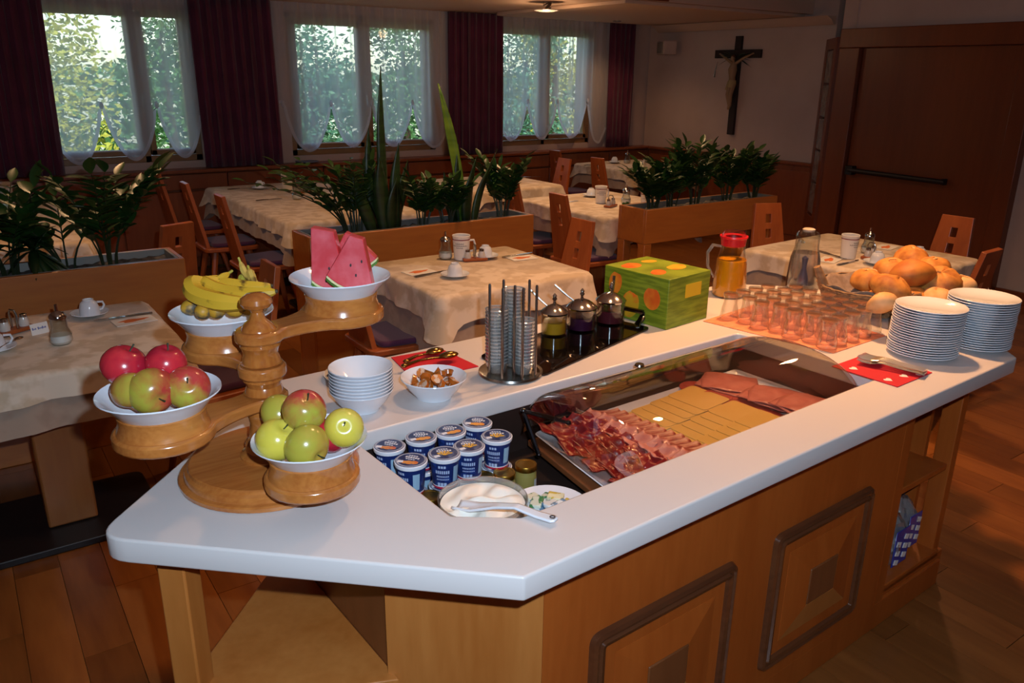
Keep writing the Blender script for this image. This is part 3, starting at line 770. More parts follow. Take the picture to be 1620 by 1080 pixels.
def sword_plant(x, y, z, leaves, label, m=None):
    t = thing('snake_plant', label, 'plant', (x, y, z), 0, 'snake plants in the middle planter')
    for (dx, dy, h, w, lx, ly, tw) in leaves:
        w *= 1.45
        def f(a, b):
            ww = w * (0.55 + 0.45 * min(1, b * 3)) * (1 - max(0, (b - 0.55) / 0.45) ** 1.6); xx = (a - .5) * 2
            c = Vector((dx + lx * b ** 1.4, dy + ly * b ** 1.4, h * b)); s = Vector((cos(tw + b * 0.5), sin(tw + b * 0.5), 0)); nn = Vector((-s.y, s.x, 0))
            return c + s * xx * ww / 2 + nn * (abs(xx) ** 2) * ww * 0.22
        MB().grid(f, 4, 14).build('leaf', m or SNAKE, t, smooth=60, solid=0.004)
    return t
SNAKE = mat('snake_leaf', '#16240f', 0.4, color2='#26401c', nscale=3, stretch=(1, 1, 9), detail=2)
SNAKEL = mat('snake_leaf_light', '#4a6a22', 0.4, color2='#6a8a2c', nscale=3, stretch=(1, 1, 6), detail=2)
def pl(px, py, z=0.82): p = at(px, py, z); return p
YB = 4.18
# middle planter
def px_on(px, Y, z=0.8):
    """x on plane y=Y seen at column px for height z"""
    lo, hi = -2.0, 9.0
    for _ in range(50):
        m_ = (lo + hi) / 2; v = Vector((m_, Y, z)) - CAM; q = 810 + F_PX * v.dot(ROW_R) / v.dot(ROW_F)
        if q < px: lo = m_
        else: hi = m_
    return lo
zz_plant(px_on(556, YB), YB, 0.81, 9, 0.46, 'arching leafy plant at the left end of the middle planter', 3, 1.25, 0.95, dirs=[3.2, 3.5, 2.9, 3.8, 2.5, 1.9, 1.2, 3.3, 3.1], sparse=True)
zz_plant(px_on(570, YB), YB + 0.04, 0.81, 8, 0.40, 'upright leafy plant just left of the tall snake plant', 4, 0.35)
xs_ = px_on(612, YB)
sword_plant(xs_, YB, 0.79, [
    (0, 0, 0.93, 0.055, 0.0, 0.0, 0.2), (-0.05, 0.02, 0.60, 0.07, -0.02, 0.02, 0.1), (0.06, -0.01, 0.52, 0.06, 0.03, 0, 0.0), (0.09, 0.02, 0.42, 0.065, 0.07, 0.0, 0.4),
    (-0.08, -0.01, 0.36, 0.07, -0.12, 0, 0.0), (0.03, -0.03, 0.34, 0.07, 0.02, -0.03, 0.3), (-0.02, -0.03, 0.45, 0.07, -0.03, -0.02, -0.2), (0.07, 0.03, 0.30, 0.06, 0.12, 0, 0.2)], 'tall dark snake plant left of centre in the middle planter')
zz_plant(px_on(668, YB), YB, 0.81, 8, 0.36, 'reddish stemmed leafy plant between the two snake plants', 5, 0.45)
xs_ = px_on(735, YB)
t2 = sword_plant(xs_, YB, 0.79, [(-0.02, 0, 0.50, 0.06, -0.02, 0, 0.2), (0.04, 0.02, 0.42, 0.055, 0.06, 0, 0.2), (0.06, -0.02, 0.38, 0.05, 0.12, 0, 0.1),
    (0.0, -0.03, 0.36, 0.06, 0.03, -0.02, 0.1), (0.08, 0.0, 0.46, 0.04, 0.16, 0, 0.3), (-0.05, 0.02, 0.34, 0.06, -0.08, 0, 0.1)], 'snake plant with one tall light green leaf right of centre in the middle planter')
def f(a, b):
    w = 0.066 * (0.6 + 0.4 * min(1, b * 3)) * (1 - max(0, (b - 0.6) / 0.4) ** 1.6); xx = (a - .5) * 2
    return Vector((-0.015 - 0.16 * b ** 1.6, 0.0, 0.84 * b)) + Vector((xx * w / 2, -abs(xx) ** 2 * 0.012, 0))
MB().grid(f, 4, 14).build('leaf', SNAKEL, t2, smooth=60, solid=0.004)['label'] = 'light green leaf'
zz_plant(px_on(705, YB), YB - 0.02, 0.81, 9, 0.30, 'leafy plant in front of the light green sword leaf', 6, 0.5)
zz_plant(px_on(795, YB), YB, 0.81, 10, 0.40, 'glossy leafy plant at the right end of the middle planter', 8, 0.42, 1.1)
# right planter
YB = 3.94
for k, (px, h, n, ln, lb) in enumerate([(1032, 0.30, 10, 0.55, 'low leafy plant at the left end of the right planter'), (1062, 0.36, 8, 0.5, 'leafy plant second from the left in the right planter'),
        (1098, 0.44, 11, 0.4, 'tallest leafy plant in the right planter'), (1148, 0.38, 9, 0.4, 'leafy plant right of the tallest one in the right planter'), (1190, 0.32, 10, 0.55, 'glossy leafy plant at the right end of the right planter')]):
    zz_plant(px_on(px, YB), YB, 0.81, n + 3, h * 1.05, lb, 20 + k, ln, 1.1)
# left planter
YB = 4.04
zz_plant(px_on(175, YB), YB, 0.81, 11, 0.50, 'tall leafy plant at the right end of the left planter', 31, 0.62, 1.35, sparse=True)
zz_plant(px_on(110, YB), YB + 0.03, 0.81, 7, 0.38, 'leafy plant left of the tall one in the left planter', 32, 0.95, 1.5, sparse=True, dirs=[2.9, 3.3, 2.6, 3.6, 1.5, 0.3, 2.2])
zz_plant(px_on(20, YB), YB + 0.05, 0.81, 8, 0.42, 'leafy plant at the left edge of the photo in the left planter', 33, 0.6, 1.4, sparse=True)
rs = thing('palm_rosette', 'dark rosette plant on a short stem in the left planter', 'plant', (px_on(60, YB), YB - 0.03, 0.80))
MB().tube([(0, 0, 0), (0.0, 0, 0.12)], [0.012, 0.016], 8).build('stem', M_STEM, rs)
for k in range(22):
    a = k * 2.4; l = RND.uniform(0.10, 0.17); up = RND.uniform(-0.05, 0.12)
    def f(u, v, a=a, l=l, up=up):
        w = 0.022 * sin(pi * (0.12 + 0.88 * v)) ; xx = (u - .5) * 2; s = Vector((-sin(a), cos(a), 0))
        return Vector((cos(a) * l * v, sin(a) * l * v, 0.13 + up * v * 1.6 - 0.09 * v * v)) + s * xx * w
    MB().grid(f, 2, 6).build('leaf', M_LEAFD, rs, smooth=60, solid=0.002)

# ---------------------------------------------------------------- table settings
def saucer_bm(r): return MB().lathe([(0, 0.003), (r * 0.5, 0.003), (r * 0.6, 0.006), (r, 0.017), (r, 0.02), (r * 0.6, 0.01), (r * 0.45, 0.007), (0, 0.007)], 28)
SA0 = [None]; CUP0 = [None]; CUPU = [None]; KN0 = [None]; MUG0 = [None]; SHK0 = [None]; SPO0 = [None]; NAP0 = [None]; CAD0 = [None]
def first(store, mk, loc, rz, label, group=None, rot=None):
    if store[0] is None:
        store[0] = mk(); o = store[0]; o.location = loc; o.rotation_euler = rot if rot else (0, 0, rz); o['label'] = label
        if group: o['group'] = group
        return o
    return dup(store[0], loc, rz, label, group, rot)
def mk_saucer():
    o = saucer_bm(0.07).build('saucer', M_PORC); return tag(o, 'x', 'saucer')
def mk_cup():   # turned upside down on its saucer
    t = thing('coffee_cup', 'x', 'cup')
    MB().lathe([(0.036, 0), (0.038, 0), (0.036, 0.03), (0.03, 0.05), (0.02, 0.058), (0.02, 0.063), (0.017, 0.063), (0.017, 0.058), (0, 0.057)], 24).build('cup_body', M_PORC, t)
    MB().tube([(0.033, 0, 0.045), (0.055, 0, 0.042), (0.06, 0, 0.028), (0.05, 0, 0.014), (0.036, 0, 0.012)], 0.0045, 8).build('handle', M_PORC, t)
    return t
def mk_knife():
    t = thing('table_knife', 'x', 'knife')
    MB().tube([(0, 0, 0.004), (0.05, 0, 0.005), (0.1, 0, 0.004)], [0.008, 0.009, 0.006], 8, flat=0.5).build('handle', M_STEEL, t)
    MB().prism([(0.1, -0.006), (0.2, -0.008), (0.215, 0.002), (0.19, 0.008), (0.1, 0.006)], 0.003, 0.005).build('blade', M_CHROME, t)
    return t
def mk_spoon():
    t = thing('teaspoon', 'x', 'spoon')
    MB().tube([(0, 0, 0.003), (0.05, 0, 0.008), (0.1, 0, 0.004)], [0.005, 0.003, 0.003], 6, flat=0.5).build('handle', M_CHROME, t)
    MB().ball((0.118, 0, 0.006), (0.02, 0.013, 0.004), 12, 6).build('bowl', M_CHROME, t)
    return t
def mk_mug():
    t = thing('table_bin_mug', 'x', 'mug')
    MB().lathe([(0, 0.002), (0.036, 0.0), (0.039, 0.003), (0.047, 0.125), (0.049, 0.128), (0.047, 0.131), (0.044, 0.128), (0.036, 0.008), (0, 0.008)], 28).build('mug_body', M_WHITE, t)
    MB().lathe([(0.0463, 0.108), (0.0475, 0.108), (0.0478, 0.112), (0.0466, 0.112)], 28).build('red_band', mat('red_glaze', '#8a1c2a', 0.3), t)
    MB().tube([(0.045, 0, 0.10), (0.07, 0, 0.10), (0.078, 0, 0.075), (0.07, 0, 0.045), (0.042, 0, 0.04)], 0.006, 8).build('handle', M_WHITE, t)
    ink = MB()
    for row, (z, wd) in enumerate(((0.088, 0.5), (0.077, 0.95), (0.066, 0.45))):
        nst = int(wd * 26)
        for k in range(nst):
            a = -pi / 2 - 0.55 + (k - nst / 2) * 0.075; r = 0.0448 + (z - 0.05) * 0.066; hgt = 0.004 if k % 3 else 0.007
            a2 = a + 0.05
            ink.add([(r * cos(a), r * sin(a), z), (r * cos(a2), r * sin(a2), z + 0.001), (r * cos(a2), r * sin(a2), z + hgt), (r * cos(a), r * sin(a), z + hgt * 0.5)], [(0, 1, 2, 3)])
    ink.build('lettering', M_INK, t, smooth=0)
    return t
def mk_shaker():
    t = thing('sugar_shaker', 'x', 'sugar shaker')
    MB().lathe([(0, 0.0), (0.03, 0.0), (0.038, 0.012), (0.036, 0.035), (0.026, 0.06), (0.026, 0.1), (0.027, 0.1), (0.028, 0.06), (0.039, 0.035)], 24).build('glass_body', M_GLASS, t)
    MB().lathe([(0, 0.003), (0.028, 0.003), (0.035, 0.013), (0.033, 0.034), (0, 0.036)], 20).build('sugar', M_WHITE, t)
    MB().lathe([(0.029, 0.094), (0.029, 0.104), (0.022, 0.114), (0.008, 0.12), (0.006, 0.122), (0.005, 0.145), (0.0, 0.146)], 20).build('chrome_top', M_CHROME, t)
    return t
def mk_napkin():
    t = thing('paper_napkin', 'x', 'napkin')
    MB().box((0, 0, 0.001), (0.15, 0.1, 0.002)).build('paper', M_WHITE, t)
    MB().prism([(0.05 * cos(a) * (1 + 0.25 * sin(5 * a)), 0.02 * sin(a) * (1 + 0.3 * cos(3 * a))) for a in [k * pi / 10 for k in range(20)]], 0.0021, 0.0026).build('orange_print', mat('orange_print', '#d8743a', 0.8), t, smooth=0)
    return t
def mk_caddy():
    t = thing('cruet_stand', 'x', 'condiment stand')
    MB().box((0, 0, 0.009), (0.13, 0.055, 0.014)).build('tray', W_CHAIR, t, bevel=0.003)
    MB().tube([(0, -0.015, 0.015), (0, -0.02, 0.07), (0, -0.012, 0.085), (0, 0.012, 0.085), (0, 0.02, 0.07), (0, 0.015, 0.015)], 0.004, 8).build('handle', M_STEEL, t)
    for s in (-1, 1):
        j = MB().lathe([(0, 0.016), (0.018, 0.016), (0.019, 0.03), (0.013, 0.05), (0, 0.052)], 16, c=(s * 0.038, 0, 0)).build('shaker', mat('salt_glass', '#cfc8c0', 0.15), t)
        MB().lathe([(0.014, 0.05), (0.013, 0.06), (0, 0.064)], 16, c=(s * 0.038, 0, 0)).build('cap', M_CHROME, j)
    return t
Z1 = TZ + 0.0015
def on_t(px, py): return at(px, py, Z1)
def setting(px, py, lb, rz=0.5):
    p = on_t(px, py)
    first(SA0, mk_saucer, p, 0, 'white saucer under the upturned cup ' + lb, 'saucers on the dining tables')
    first(CUP0, mk_cup, p + Vector((0, 0, 0.0075)), rz, 'white upturned coffee cup ' + lb, 'upturned cups on the dining tables')
def knife(p0, p1, lb):
    a = on_t(*p0); b = on_t(*p1); d = b - a
    first(KN0, mk_knife, a, atan2(d.y, d.x), 'steel table knife ' + lb, 'knives on the dining tables')
def mug(px, py, lb, rz=0.0): first(MUG0, mk_mug, on_t(px, py), rz, 'tall white mug with red band and lettering ' + lb, 'white lettered mugs')
def shaker(px, py, lb): first(SHK0, mk_shaker, on_t(px, py), 0, 'glass sugar shaker with chrome spout ' + lb, 'sugar shakers')
def napkin(px, py, rz, lb): first(NAP0, mk_napkin, on_t(px, py), rz, 'white paper napkin with orange print ' + lb, 'napkins on the dining tables')
def caddy(px, py, rz, lb): first(CAD0, mk_caddy, on_t(px, py), rz, 'salt and pepper stand with loop handle ' + lb, 'condiment stands')
def spoon(px, py, rz, lb, dz=0.018): first(SPO0, mk_spoon, on_t(px, py) + Vector((0, 0, dz)), rz, 'teaspoon ' + lb, 'teaspoons')
# middle table
mug(730, 410, 'on the middle table', -0.2); shaker(705, 409, 'on the middle table'); caddy(751, 412, -0.3, 'on the middle table')
setting(720, 438, 'at the near side of the middle table', 0.9); setting(768, 408, 'at the far side of the middle table', 0.6)
spoon(716, 437, 0.9, 'on the saucer at the near side of the middle table')
knife((656, 439), (696, 431), 'at the left of the middle table'); knife((795, 408), (838, 401), 'at the far right of the middle table')
napkin(663, 430, 0.1, 'at the left of the middle table'); napkin(826, 408, -0.1, 'at the right of the middle table')
# left table
caddy(25, 525, 0.55, 'on the left table'); shaker(98, 543, 'on the left table'); setting(143, 500, 'at the back of the left table', 0.3); setting(-8, 556, 'at the left edge of the left table', 0.2)
knife((241, 496), (158, 507), 'at the back of the left table'); spoon(-4, 562, 0.9, 'on the saucer at the left edge of the left table'); napkin(212, 507, 0.1, 'at the back of the left table')
cd = thing('table_card', 'small white card with blue handwriting propped on the left table', 'card', on_t(64, 528), 0.35)
MB().box((0, 0, 0.021), (0.062, 0.002, 0.042), M=Matrix.Rotation(radians(-12), 3, 'X')).build('card', M_WHITE, cd)
ink = MB()
for k, hh in enumerate([12, 6, 8, 0, 12, 6, 6, 12, 6, 8]):
    if hh: ink.box((-0.024 + k * 0.005, 0.0005, 0.021 + hh * 0.0002), (0.003, 0.0035, hh * 0.0008), M=Matrix.Rotation(radians(-12), 3, 'X'))
ink.build('handwriting', mat('blue_ink', '#28459a', 0.7), cd, smooth=0)
# right table
mug(1341, 408, 'on the right table', 0.5); shaker(1372, 400, 'on the right table'); caddy(1376, 408, 0.2, 'on the right table')
setting(1387, 418, 'nearest the rolls on the right table', 0.5); setting(1452, 410, 'at the right end of the right table', 2.6)
knife((1325, 420), (1358, 412), 'beside the mug on the right table'); knife((1492, 421), (1458, 413), 'at the right end of the right table'); knife((1296, 398), (1310, 402), 'at the left end of the right table')
napkin(1402, 391, 0.2, 'at the back of the right table'); napkin(1312, 411, 0.3, 'at the left end of the right table')
# table behind the right planter
mug(950, 321, 'on the table behind the right planter'); mug(1022, 330, 'half hidden by the right planter'); shaker(990, 322, 'on the table behind the right planter')
setting(935, 311, 'on the table behind the right planter'); knife((885, 322), (908, 319), 'on the table behind the right planter'); caddy(966, 327, 0.4, 'on the table behind the right planter')
cp = thing('potted_succulent', 'tiny potted green plant on the table behind the right planter', 'plant', on_t(989, 336))
MB().lathe([(0, 0), (0.02, 0), (0.028, 0.045), (0.024, 0.045), (0, 0.04)], 16).build('pot', mat('terracotta', '#8a4a2c', 0.8), cp)
for k in range(9): MB().ball((0.016 * cos(k * 2.4), 0.016 * sin(k * 2.4), 0.055 + 0.004 * (k % 3)), (0.01, 0.01, 0.016), 6, 5).build('leaf', M_LEAF, cp)
# long table under the middle window
at_left, at_right, at_near = 'at the left of the middle window table', 'at the right of the middle window table', 'at the near left of the middle window table'
mug(455, 300, 'on the long table under the middle window'); setting(411, 299, at_left); shaker(470, 315, 'on the long table under the middle window'); setting(545, 324, at_right)
knife((360, 300), (392, 298), at_left); knife((405, 318), (438, 315), at_near); caddy(478, 305, 0.2, 'on the long table under the middle window')
# table near the right window
mug(773, 292, 'on the table near the right window'); setting(712, 300, 'on the table near the right window'); knife((825, 281), (852, 280), 'on the table near the right window')
# corner table
setting(972, 258, 'on the corner table'); knife((925, 262), (945, 260), 'on the corner table'); shaker(992, 258, 'on the corner table')
nf = MB().lathe([(0.05, 0), (0.0, 0.11)], 5).build('folded_napkin', M_WHITE, None, on_t(1018, 268), smooth=0); tag(nf, 'white cone-folded napkin on the corner table', 'napkin')
# table at the left window
setting(40, 322, 'on the long table under the leftmost window'); mug(12, 316, 'on the long table under the leftmost window')
# small dish on the ledge
tag(MB().lathe([(0, 0), (0.06, 0.0), (0.11, 0.012), (0.11, 0.016), (0, 0.006)], 24).build('ledge_dish', mat('blue_grey_dish', '#6a7890', 0.4), None, Vector((aty(486, 254, 7.43).x, 7.43, 0.871))), 'flat blue grey dish on the ledge under the middle window', 'dish')

# ================================================================ THE BREAKFAST BUFFET ISLAND
T_ = 0.048
isl = thing('buffet_counter', 'long breakfast buffet island of orange wood with pointed ends', 'counter', uv(0, 0, 0), ANG)
# worktop (a thing of its own): elongated hexagon with a cut-out
outer = rounded([(0.699, 0.879), (2.556, 0.879), (3.093, 1.416), (2.556, 1.953), (0.699, 1.953), (0.162, 1.416)], [0.006, 0.02, 0.06, 0.03, 0.012, 0.055])
inner = rounded([(0.805, 1.022), (2.07, 1.022), (2.07, 1.515), (0.70, 1.533), (0.70, 1.105)], [0.015, 0.03, 0.03, 0.03, 0.015])
cu = bpy.data.curves.new('worktop_curve', 'CURVE'); cu.dimensions = '2D'; cu.fill_mode = 'BOTH'; cu.extrude = T_ / 2 - 0.005; cu.bevel_depth = 0.005; cu.bevel_resolution = 2
for pts in (outer, inner):
    s = cu.splines.new('POLY'); s.points.add(len(pts) - 1); s.use_cyclic_u = True
    c = Vector((0, 0))
    for i, p in enumerate(pts): s.points[i].co = (p[0], p[1], 0, 1)
tmp = bpy.data.objects.new('tmp_curve', cu); COL.objects.link(tmp)
bpy.context.view_layer.update()
me = bpy.data.meshes.new_from_object(tmp.evaluated_get(bpy.context.evaluated_depsgraph_get()))
bpy.data.objects.remove(tmp, do_unlink=True)
me.materials.clear(); me.materials.append(M_COUNTER)
# shrink the outward bevel so the edge stays on the outline
wt = bpy.data.objects.new('worktop', me); COL.objects.link(wt); wt.location = (0, 0, 0.9 - T_ / 2 ); wt.rotation_euler = (0, 0, ANG)
tag(wt, 'white solid-surface worktop with a long cut-out over the buffet island', 'worktop')
VF, VB = 1.0, 1.832; Z0, ZT = 0.10, 0.850
def ipart(mb, name, m, parent=isl, **k): return mb.build(name, m, parent, **k)
# cabinet core: front with two framed panels
UL, UR = 0.843, 2.212
ipart(MB().box(((UL + UR) / 2, VF + 0.012, (Z0 + ZT) / 2), (UR - UL, 0.024, ZT - Z0)), 'front_panel', W_CAB)
ipart(MB().box(((UL + UR) / 2, VB - 0.012, (Z0 + ZT) / 2), (UR - UL, 0.024, ZT - Z0)), 'back_panel', W_CAB)
ipart(MB().box((1.66, 1.416, 0.05), (1.98, 0.83, 0.1)), 'plinth', W_CAB, bevel=0.003)
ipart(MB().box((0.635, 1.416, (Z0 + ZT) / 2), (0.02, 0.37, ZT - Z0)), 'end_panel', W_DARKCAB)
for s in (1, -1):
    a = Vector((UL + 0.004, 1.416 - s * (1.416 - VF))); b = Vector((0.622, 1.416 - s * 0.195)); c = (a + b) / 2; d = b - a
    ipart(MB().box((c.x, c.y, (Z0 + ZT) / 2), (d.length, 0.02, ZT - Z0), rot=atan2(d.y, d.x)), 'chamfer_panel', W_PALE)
def framed(u0, u1, z0, z1):
    fr = MB(); prof = [(0.0, 0.0), (0.004, 0.012), (0.012, 0.016), (0.016, 0.011), (0.022, 0.011), (0.026, 0.017), (0.036, 0.014), (0.04, 0.0)]
    ring = [rounded([(u0 + e, z0 + e), (u1 - e, z0 + e), (u1 - e, z1 - e), (u0 + e, z1 - e)], max(0.004, 0.03 - e * 0.6), 5) for e, _ in prof]
    vs = []; n = len(ring[0])
    for (e, h), rr in zip(prof, ring):
        vs += [Vector((p[0], VF - h, p[1])) for p in rr]
    fs = [(j * n + i, (j + 1) * n + i, (j + 1) * n + (i + 1) % n, j * n + (i + 1) % n) for j in range(len(prof) - 1) for i in range(n)]
    f_ = ipart(MB().add(vs, [f[::-1] for f in fs]), 'door_moulding', W_FRAME); 
    q = 0.045; cu_, cz_ = (u0 + u1) / 2, (z0 + z1) / 2
    pl_ = ipart(MB().box((cu_, VF - 0.002, cz_), (u1 - u0 - 2 * q + 0.012, 0.006, z1 - z0 - 2 * q + 0.012)), 'panel_field', W_CAB, smooth=0)
    # raised pyramid frame of four mitred strips round a square boss
    w1, h1 = (u1 - u0) / 2 - 0.075, (z1 - z0) / 2 - 0.075; w2, h2 = w1 * 0.42, h1 * 0.42
    for (ax, az, bx, bz) in ((-1, -1, 1, -1), (1, -1, 1, 1), (1, 1, -1, 1), (-1, 1, -1, -1)):
        o_ = [Vector((cu_ + ax * w1, VF - 0.006, cz_ + az * h1)), Vector((cu_ + bx * w1, VF - 0.006, cz_ + bz * h1)), Vector((cu_ + bx * w2, VF - 0.018, cz_ + bz * h2)), Vector((cu_ + ax * w2, VF - 0.018, cz_ + az * h2))]
        b_ = [v + Vector((0, 0.004, 0)) if i < 2 else v + Vector((0, 0.014, 0)) for i, v in enumerate(o_)]
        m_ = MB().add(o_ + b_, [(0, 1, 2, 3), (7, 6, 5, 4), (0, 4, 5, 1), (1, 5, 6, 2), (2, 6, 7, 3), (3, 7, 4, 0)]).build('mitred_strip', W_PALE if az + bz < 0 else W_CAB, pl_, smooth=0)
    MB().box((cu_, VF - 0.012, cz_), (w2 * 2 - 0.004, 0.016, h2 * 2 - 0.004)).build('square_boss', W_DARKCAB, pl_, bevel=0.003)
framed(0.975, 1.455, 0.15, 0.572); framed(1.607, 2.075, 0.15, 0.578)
# open shelf bay at the right end
ipart(MB().box((2.238, VF + 0.02, (Z0 + ZT) / 2), (0.052, 0.04, ZT - Z0)), 'post', W_CAB, bevel=0.003)
ipart(MB().box((2.245, 1.416, (Z0 + ZT) / 2), (0.02, 0.75, ZT - Z0)), 'side_panel', W_CAB)
ipart(MB().box((2.638, VF + 0.05, (Z0 + ZT) / 2), (0.04, 0.06, ZT - Z0)), 'post', W_CAB, bevel=0.003)
ipart(MB().box((2.62, 1.416, (Z0 + ZT) / 2), (0.02, 0.62, ZT - Z0)), 'side_panel', W_CAB)
ipart(MB().box((2.43, 1.38, (Z0 + ZT) / 2), (0.36, 0.02, ZT - Z0)), 'bay_back', W_DARKCAB)
ipart(MB().box((2.44, 1.2, 0.455), (0.36, 0.34, 0.022)), 'shelf', W_CAB, bevel=0.003)
ipart(MB().box((2.44, 1.2, 0.125), (0.40, 0.38, 0.03)), 'shelf', W_CAB, bevel=0.003)
ipart(MB().box((2.43, 1.025, 0.07), (0.48, 0.03, 0.12)), 'plinth', W_CAB, bevel=0.003)
# leg and triangular shelves at the left point
ipart(MB().box((0.288, 1.416, 0.425), (0.055, 0.055, 0.85), rot=radians(45)), 'leg', W_PALE, bevel=0.004)
ipart(MB().box((2.93, 1.416, 0.425), (0.055, 0.055, 0.85), rot=radians(45)), 'leg', W_PALE, bevel=0.004)
for z in (0.487, 0.12):
    ipart(MB().prism([(0.30, 1.45), (0.28, 1.40), (0.34, 1.32), (0.625, 1.055 + 0.13), (0.625, 1.65), (0.57, 1.72)], z, z + 0.025), 'corner_shelf', W_PALE, bevel=0.003)
# cooled well under the cut-out
wl_ = MB()
WP = [(0.868, 1.012), (2.08, 1.012), (2.08, 1.55), (0.695, 1.55), (0.695, 1.185)]
wl_.prism(WP, 0.703, 0.715)
ipart(wl_, 'well_floor', M_DARK)
WW = MB(); wz = 0.77; wh = 0.165
for i in range(5):
    a, b = Vector(WP[i]), Vector(WP[(i + 1) % 5]); c = (a + b) / 2; d = b - a; nn = Vector((d.y, -d.x)).normalized() * 0.0
    WW.box((c.x + nn.x, c.y + nn.y, 0.777), (d.length, 0.004, 0.148), rot=atan2(d.y, d.x))
ipart(WW, 'well_wall', M_DARK)

# plastic bags on the lowest shelf of the bay
BLUEB = mat('blue_print_film', '#1c3aa0', 0.25, coat=0.5); FILM = glassy('crinkled_film', '#f0f2f4', rough=0.08, gloss=0.16, milk=0.14)
def bag(u, v, z, sx, sz, label, m, seed, stripes=True):
    R = random.Random(seed)
    t = thing('plastic_bag', label, 'bag', uv(u, v, z), ANG, 'plastic bags on the lower shelf')
    def f(a, b):
        th = 2 * pi * a; ph = pi * b
        r = (0.5 + 0.5 * sin(ph)) if b < 0.85 else 0.3 + (1 - b) * 3
        k = 1 + 0.12 * sin(th * 5 + b * 9 + seed) + R.uniform(-0.06, 0.06)
        return Vector((cos(th) * sx * r * k, sin(th) * 0.06 * r * k, sz * (0.0 + b) + R.uniform(-0.004, 0.004)))
    MB().grid(f, 26, 14, closed=True).build('film', m, t, smooth=20)
    if stripes:
        for q in (-1, 1):
            st = MB()
            for k in range(3):
                st.box((q * 0.022, -0.0605, 0.045 + k * 0.034 + q * 0.008), (0.026, 0.0015, 0.018), M=Matrix.Rotation(radians(20), 3, 'Y'))
            st.build('white_print', M_WHITE, t, smooth=0)
        MB().box((0.0, -0.058, sz * 0.45), (sx * 1.3, 0.003, sz * 0.66)).build('blue_print', BLUEB, t, bevel=0.004)
    return t
bag(2.40, 1.09, 0.1405, 0.07, 0.2, 'white and blue printed plastic bag on the lower shelf, left one', FILM, 1)
bag(2.54, 1.12, 0.1405, 0.06, 0.19, 'clear plastic bag with dark blue print on the lower shelf, right one', FILM, 2)
bag(2.44, 1.24, 0.1405, 0.09, 0.24, 'crinkled clear plastic bag behind the printed bags', FILM, 3, False)
pk_ = MB().box((0, 0, 0.12), (0.05, 0.03, 0.24)).build('pink_package', mat('pink_pack', '#b01c5c', 0.4), None, uv(2.345, 1.21, 0.1405), (0, 0, ANG), bevel=0.006); tag(pk_, 'narrow bright pink package behind the bags on the lower shelf', 'package')

# ================================================================ ON THE WORKTOP
ZC_ = 0.9005
def ring_bowl_profile(R, H, foot=0.45):
    return [(0, 0.006), (R * foot * 0.9, 0.006), (R * foot * 0.95, 0.0), (R * foot, 0.0), (R * foot * 1.06, 0.007), (R * 0.72, H * 0.42), (R * 0.88, H * 0.8), (R, H), (R * 0.995, H + 0.0025),
            (R * 0.86, H * 0.86), (R * 0.70, H * 0.5), (R * 0.5, H * 0.24), (R * 0.3, 0.012), (0, 0.010)]
BOWL0 = MB().lathe(ring_bowl_profile(0.105, 0.055, 0.5), 40)
# ---- fruit stand
CX, CY = 0.44, 1.495
fs_ = thing('fruit_stand', 'turned wooden fruit stand with four swinging arms on a round base', 'fruit stand', (CX, CY, ZC_))
MB().lathe([(0, 0), (0.174, 0), (0.178, 0.003), (0.179, 0.011), (0.176, 0.014), (0.169, 0.0155), (0.168, 0.020), (0.166, 0.027), (0.160, 0.031), (0.158, 0.036), (0.155, 0.038), (0.150, 0.0382), (0, 0.0382)], 56).build('base', W_STAND, fs_, smooth=28)
bowls = []
for (px, py, w_px, zshift) in ((490, 692, 180, 0), (252, 619, 187, 0), (351, 492, 158, 0), (538, 437, 158, 0)):
    bowls.append(atd(px, py, F_PX * 0.21 / w_px))
arm_z = [b.z - 0.092 for b in bowls]; TH = 0.024
col = [(0.0, 0.037), (0.058, 0.037), (0.058, 0.043), (0.050, 0.047)]
def hub_prof(z0, z1):
    h = z1 - z0
    return [(0.034, z0), (0.04, z0 + 0.004), (0.037, z0 + h * 0.12), (0.036, z0 + h * 0.3), (0.033, z0 + h * 0.5), (0.036, z0 + h * 0.7), (0.039, z0 + h * 0.82), (0.036, z1 - 0.003), (0.034, z1)]
col += [(0.045, 0.055), (0.04, arm_z[0] - ZC_)]
for i in range(3): col += hub_prof(arm_z[i] + TH - ZC_, arm_z[i + 1] - ZC_)
zt = arm_z[3] + TH - ZC_
col += [(0.034, zt), (0.03, zt + 0.006), (0.026, zt + 0.012), (0.016, zt + 0.02), (0.011, zt + 0.034), (0.014, zt + 0.04), (0.026, zt + 0.045), (0.031, zt + 0.053), (0.029, zt + 0.062), (0.018, zt + 0.070), (0, zt + 0.073)]
MB().lathe(col, 32).build('column', W_STAND2, fs_)
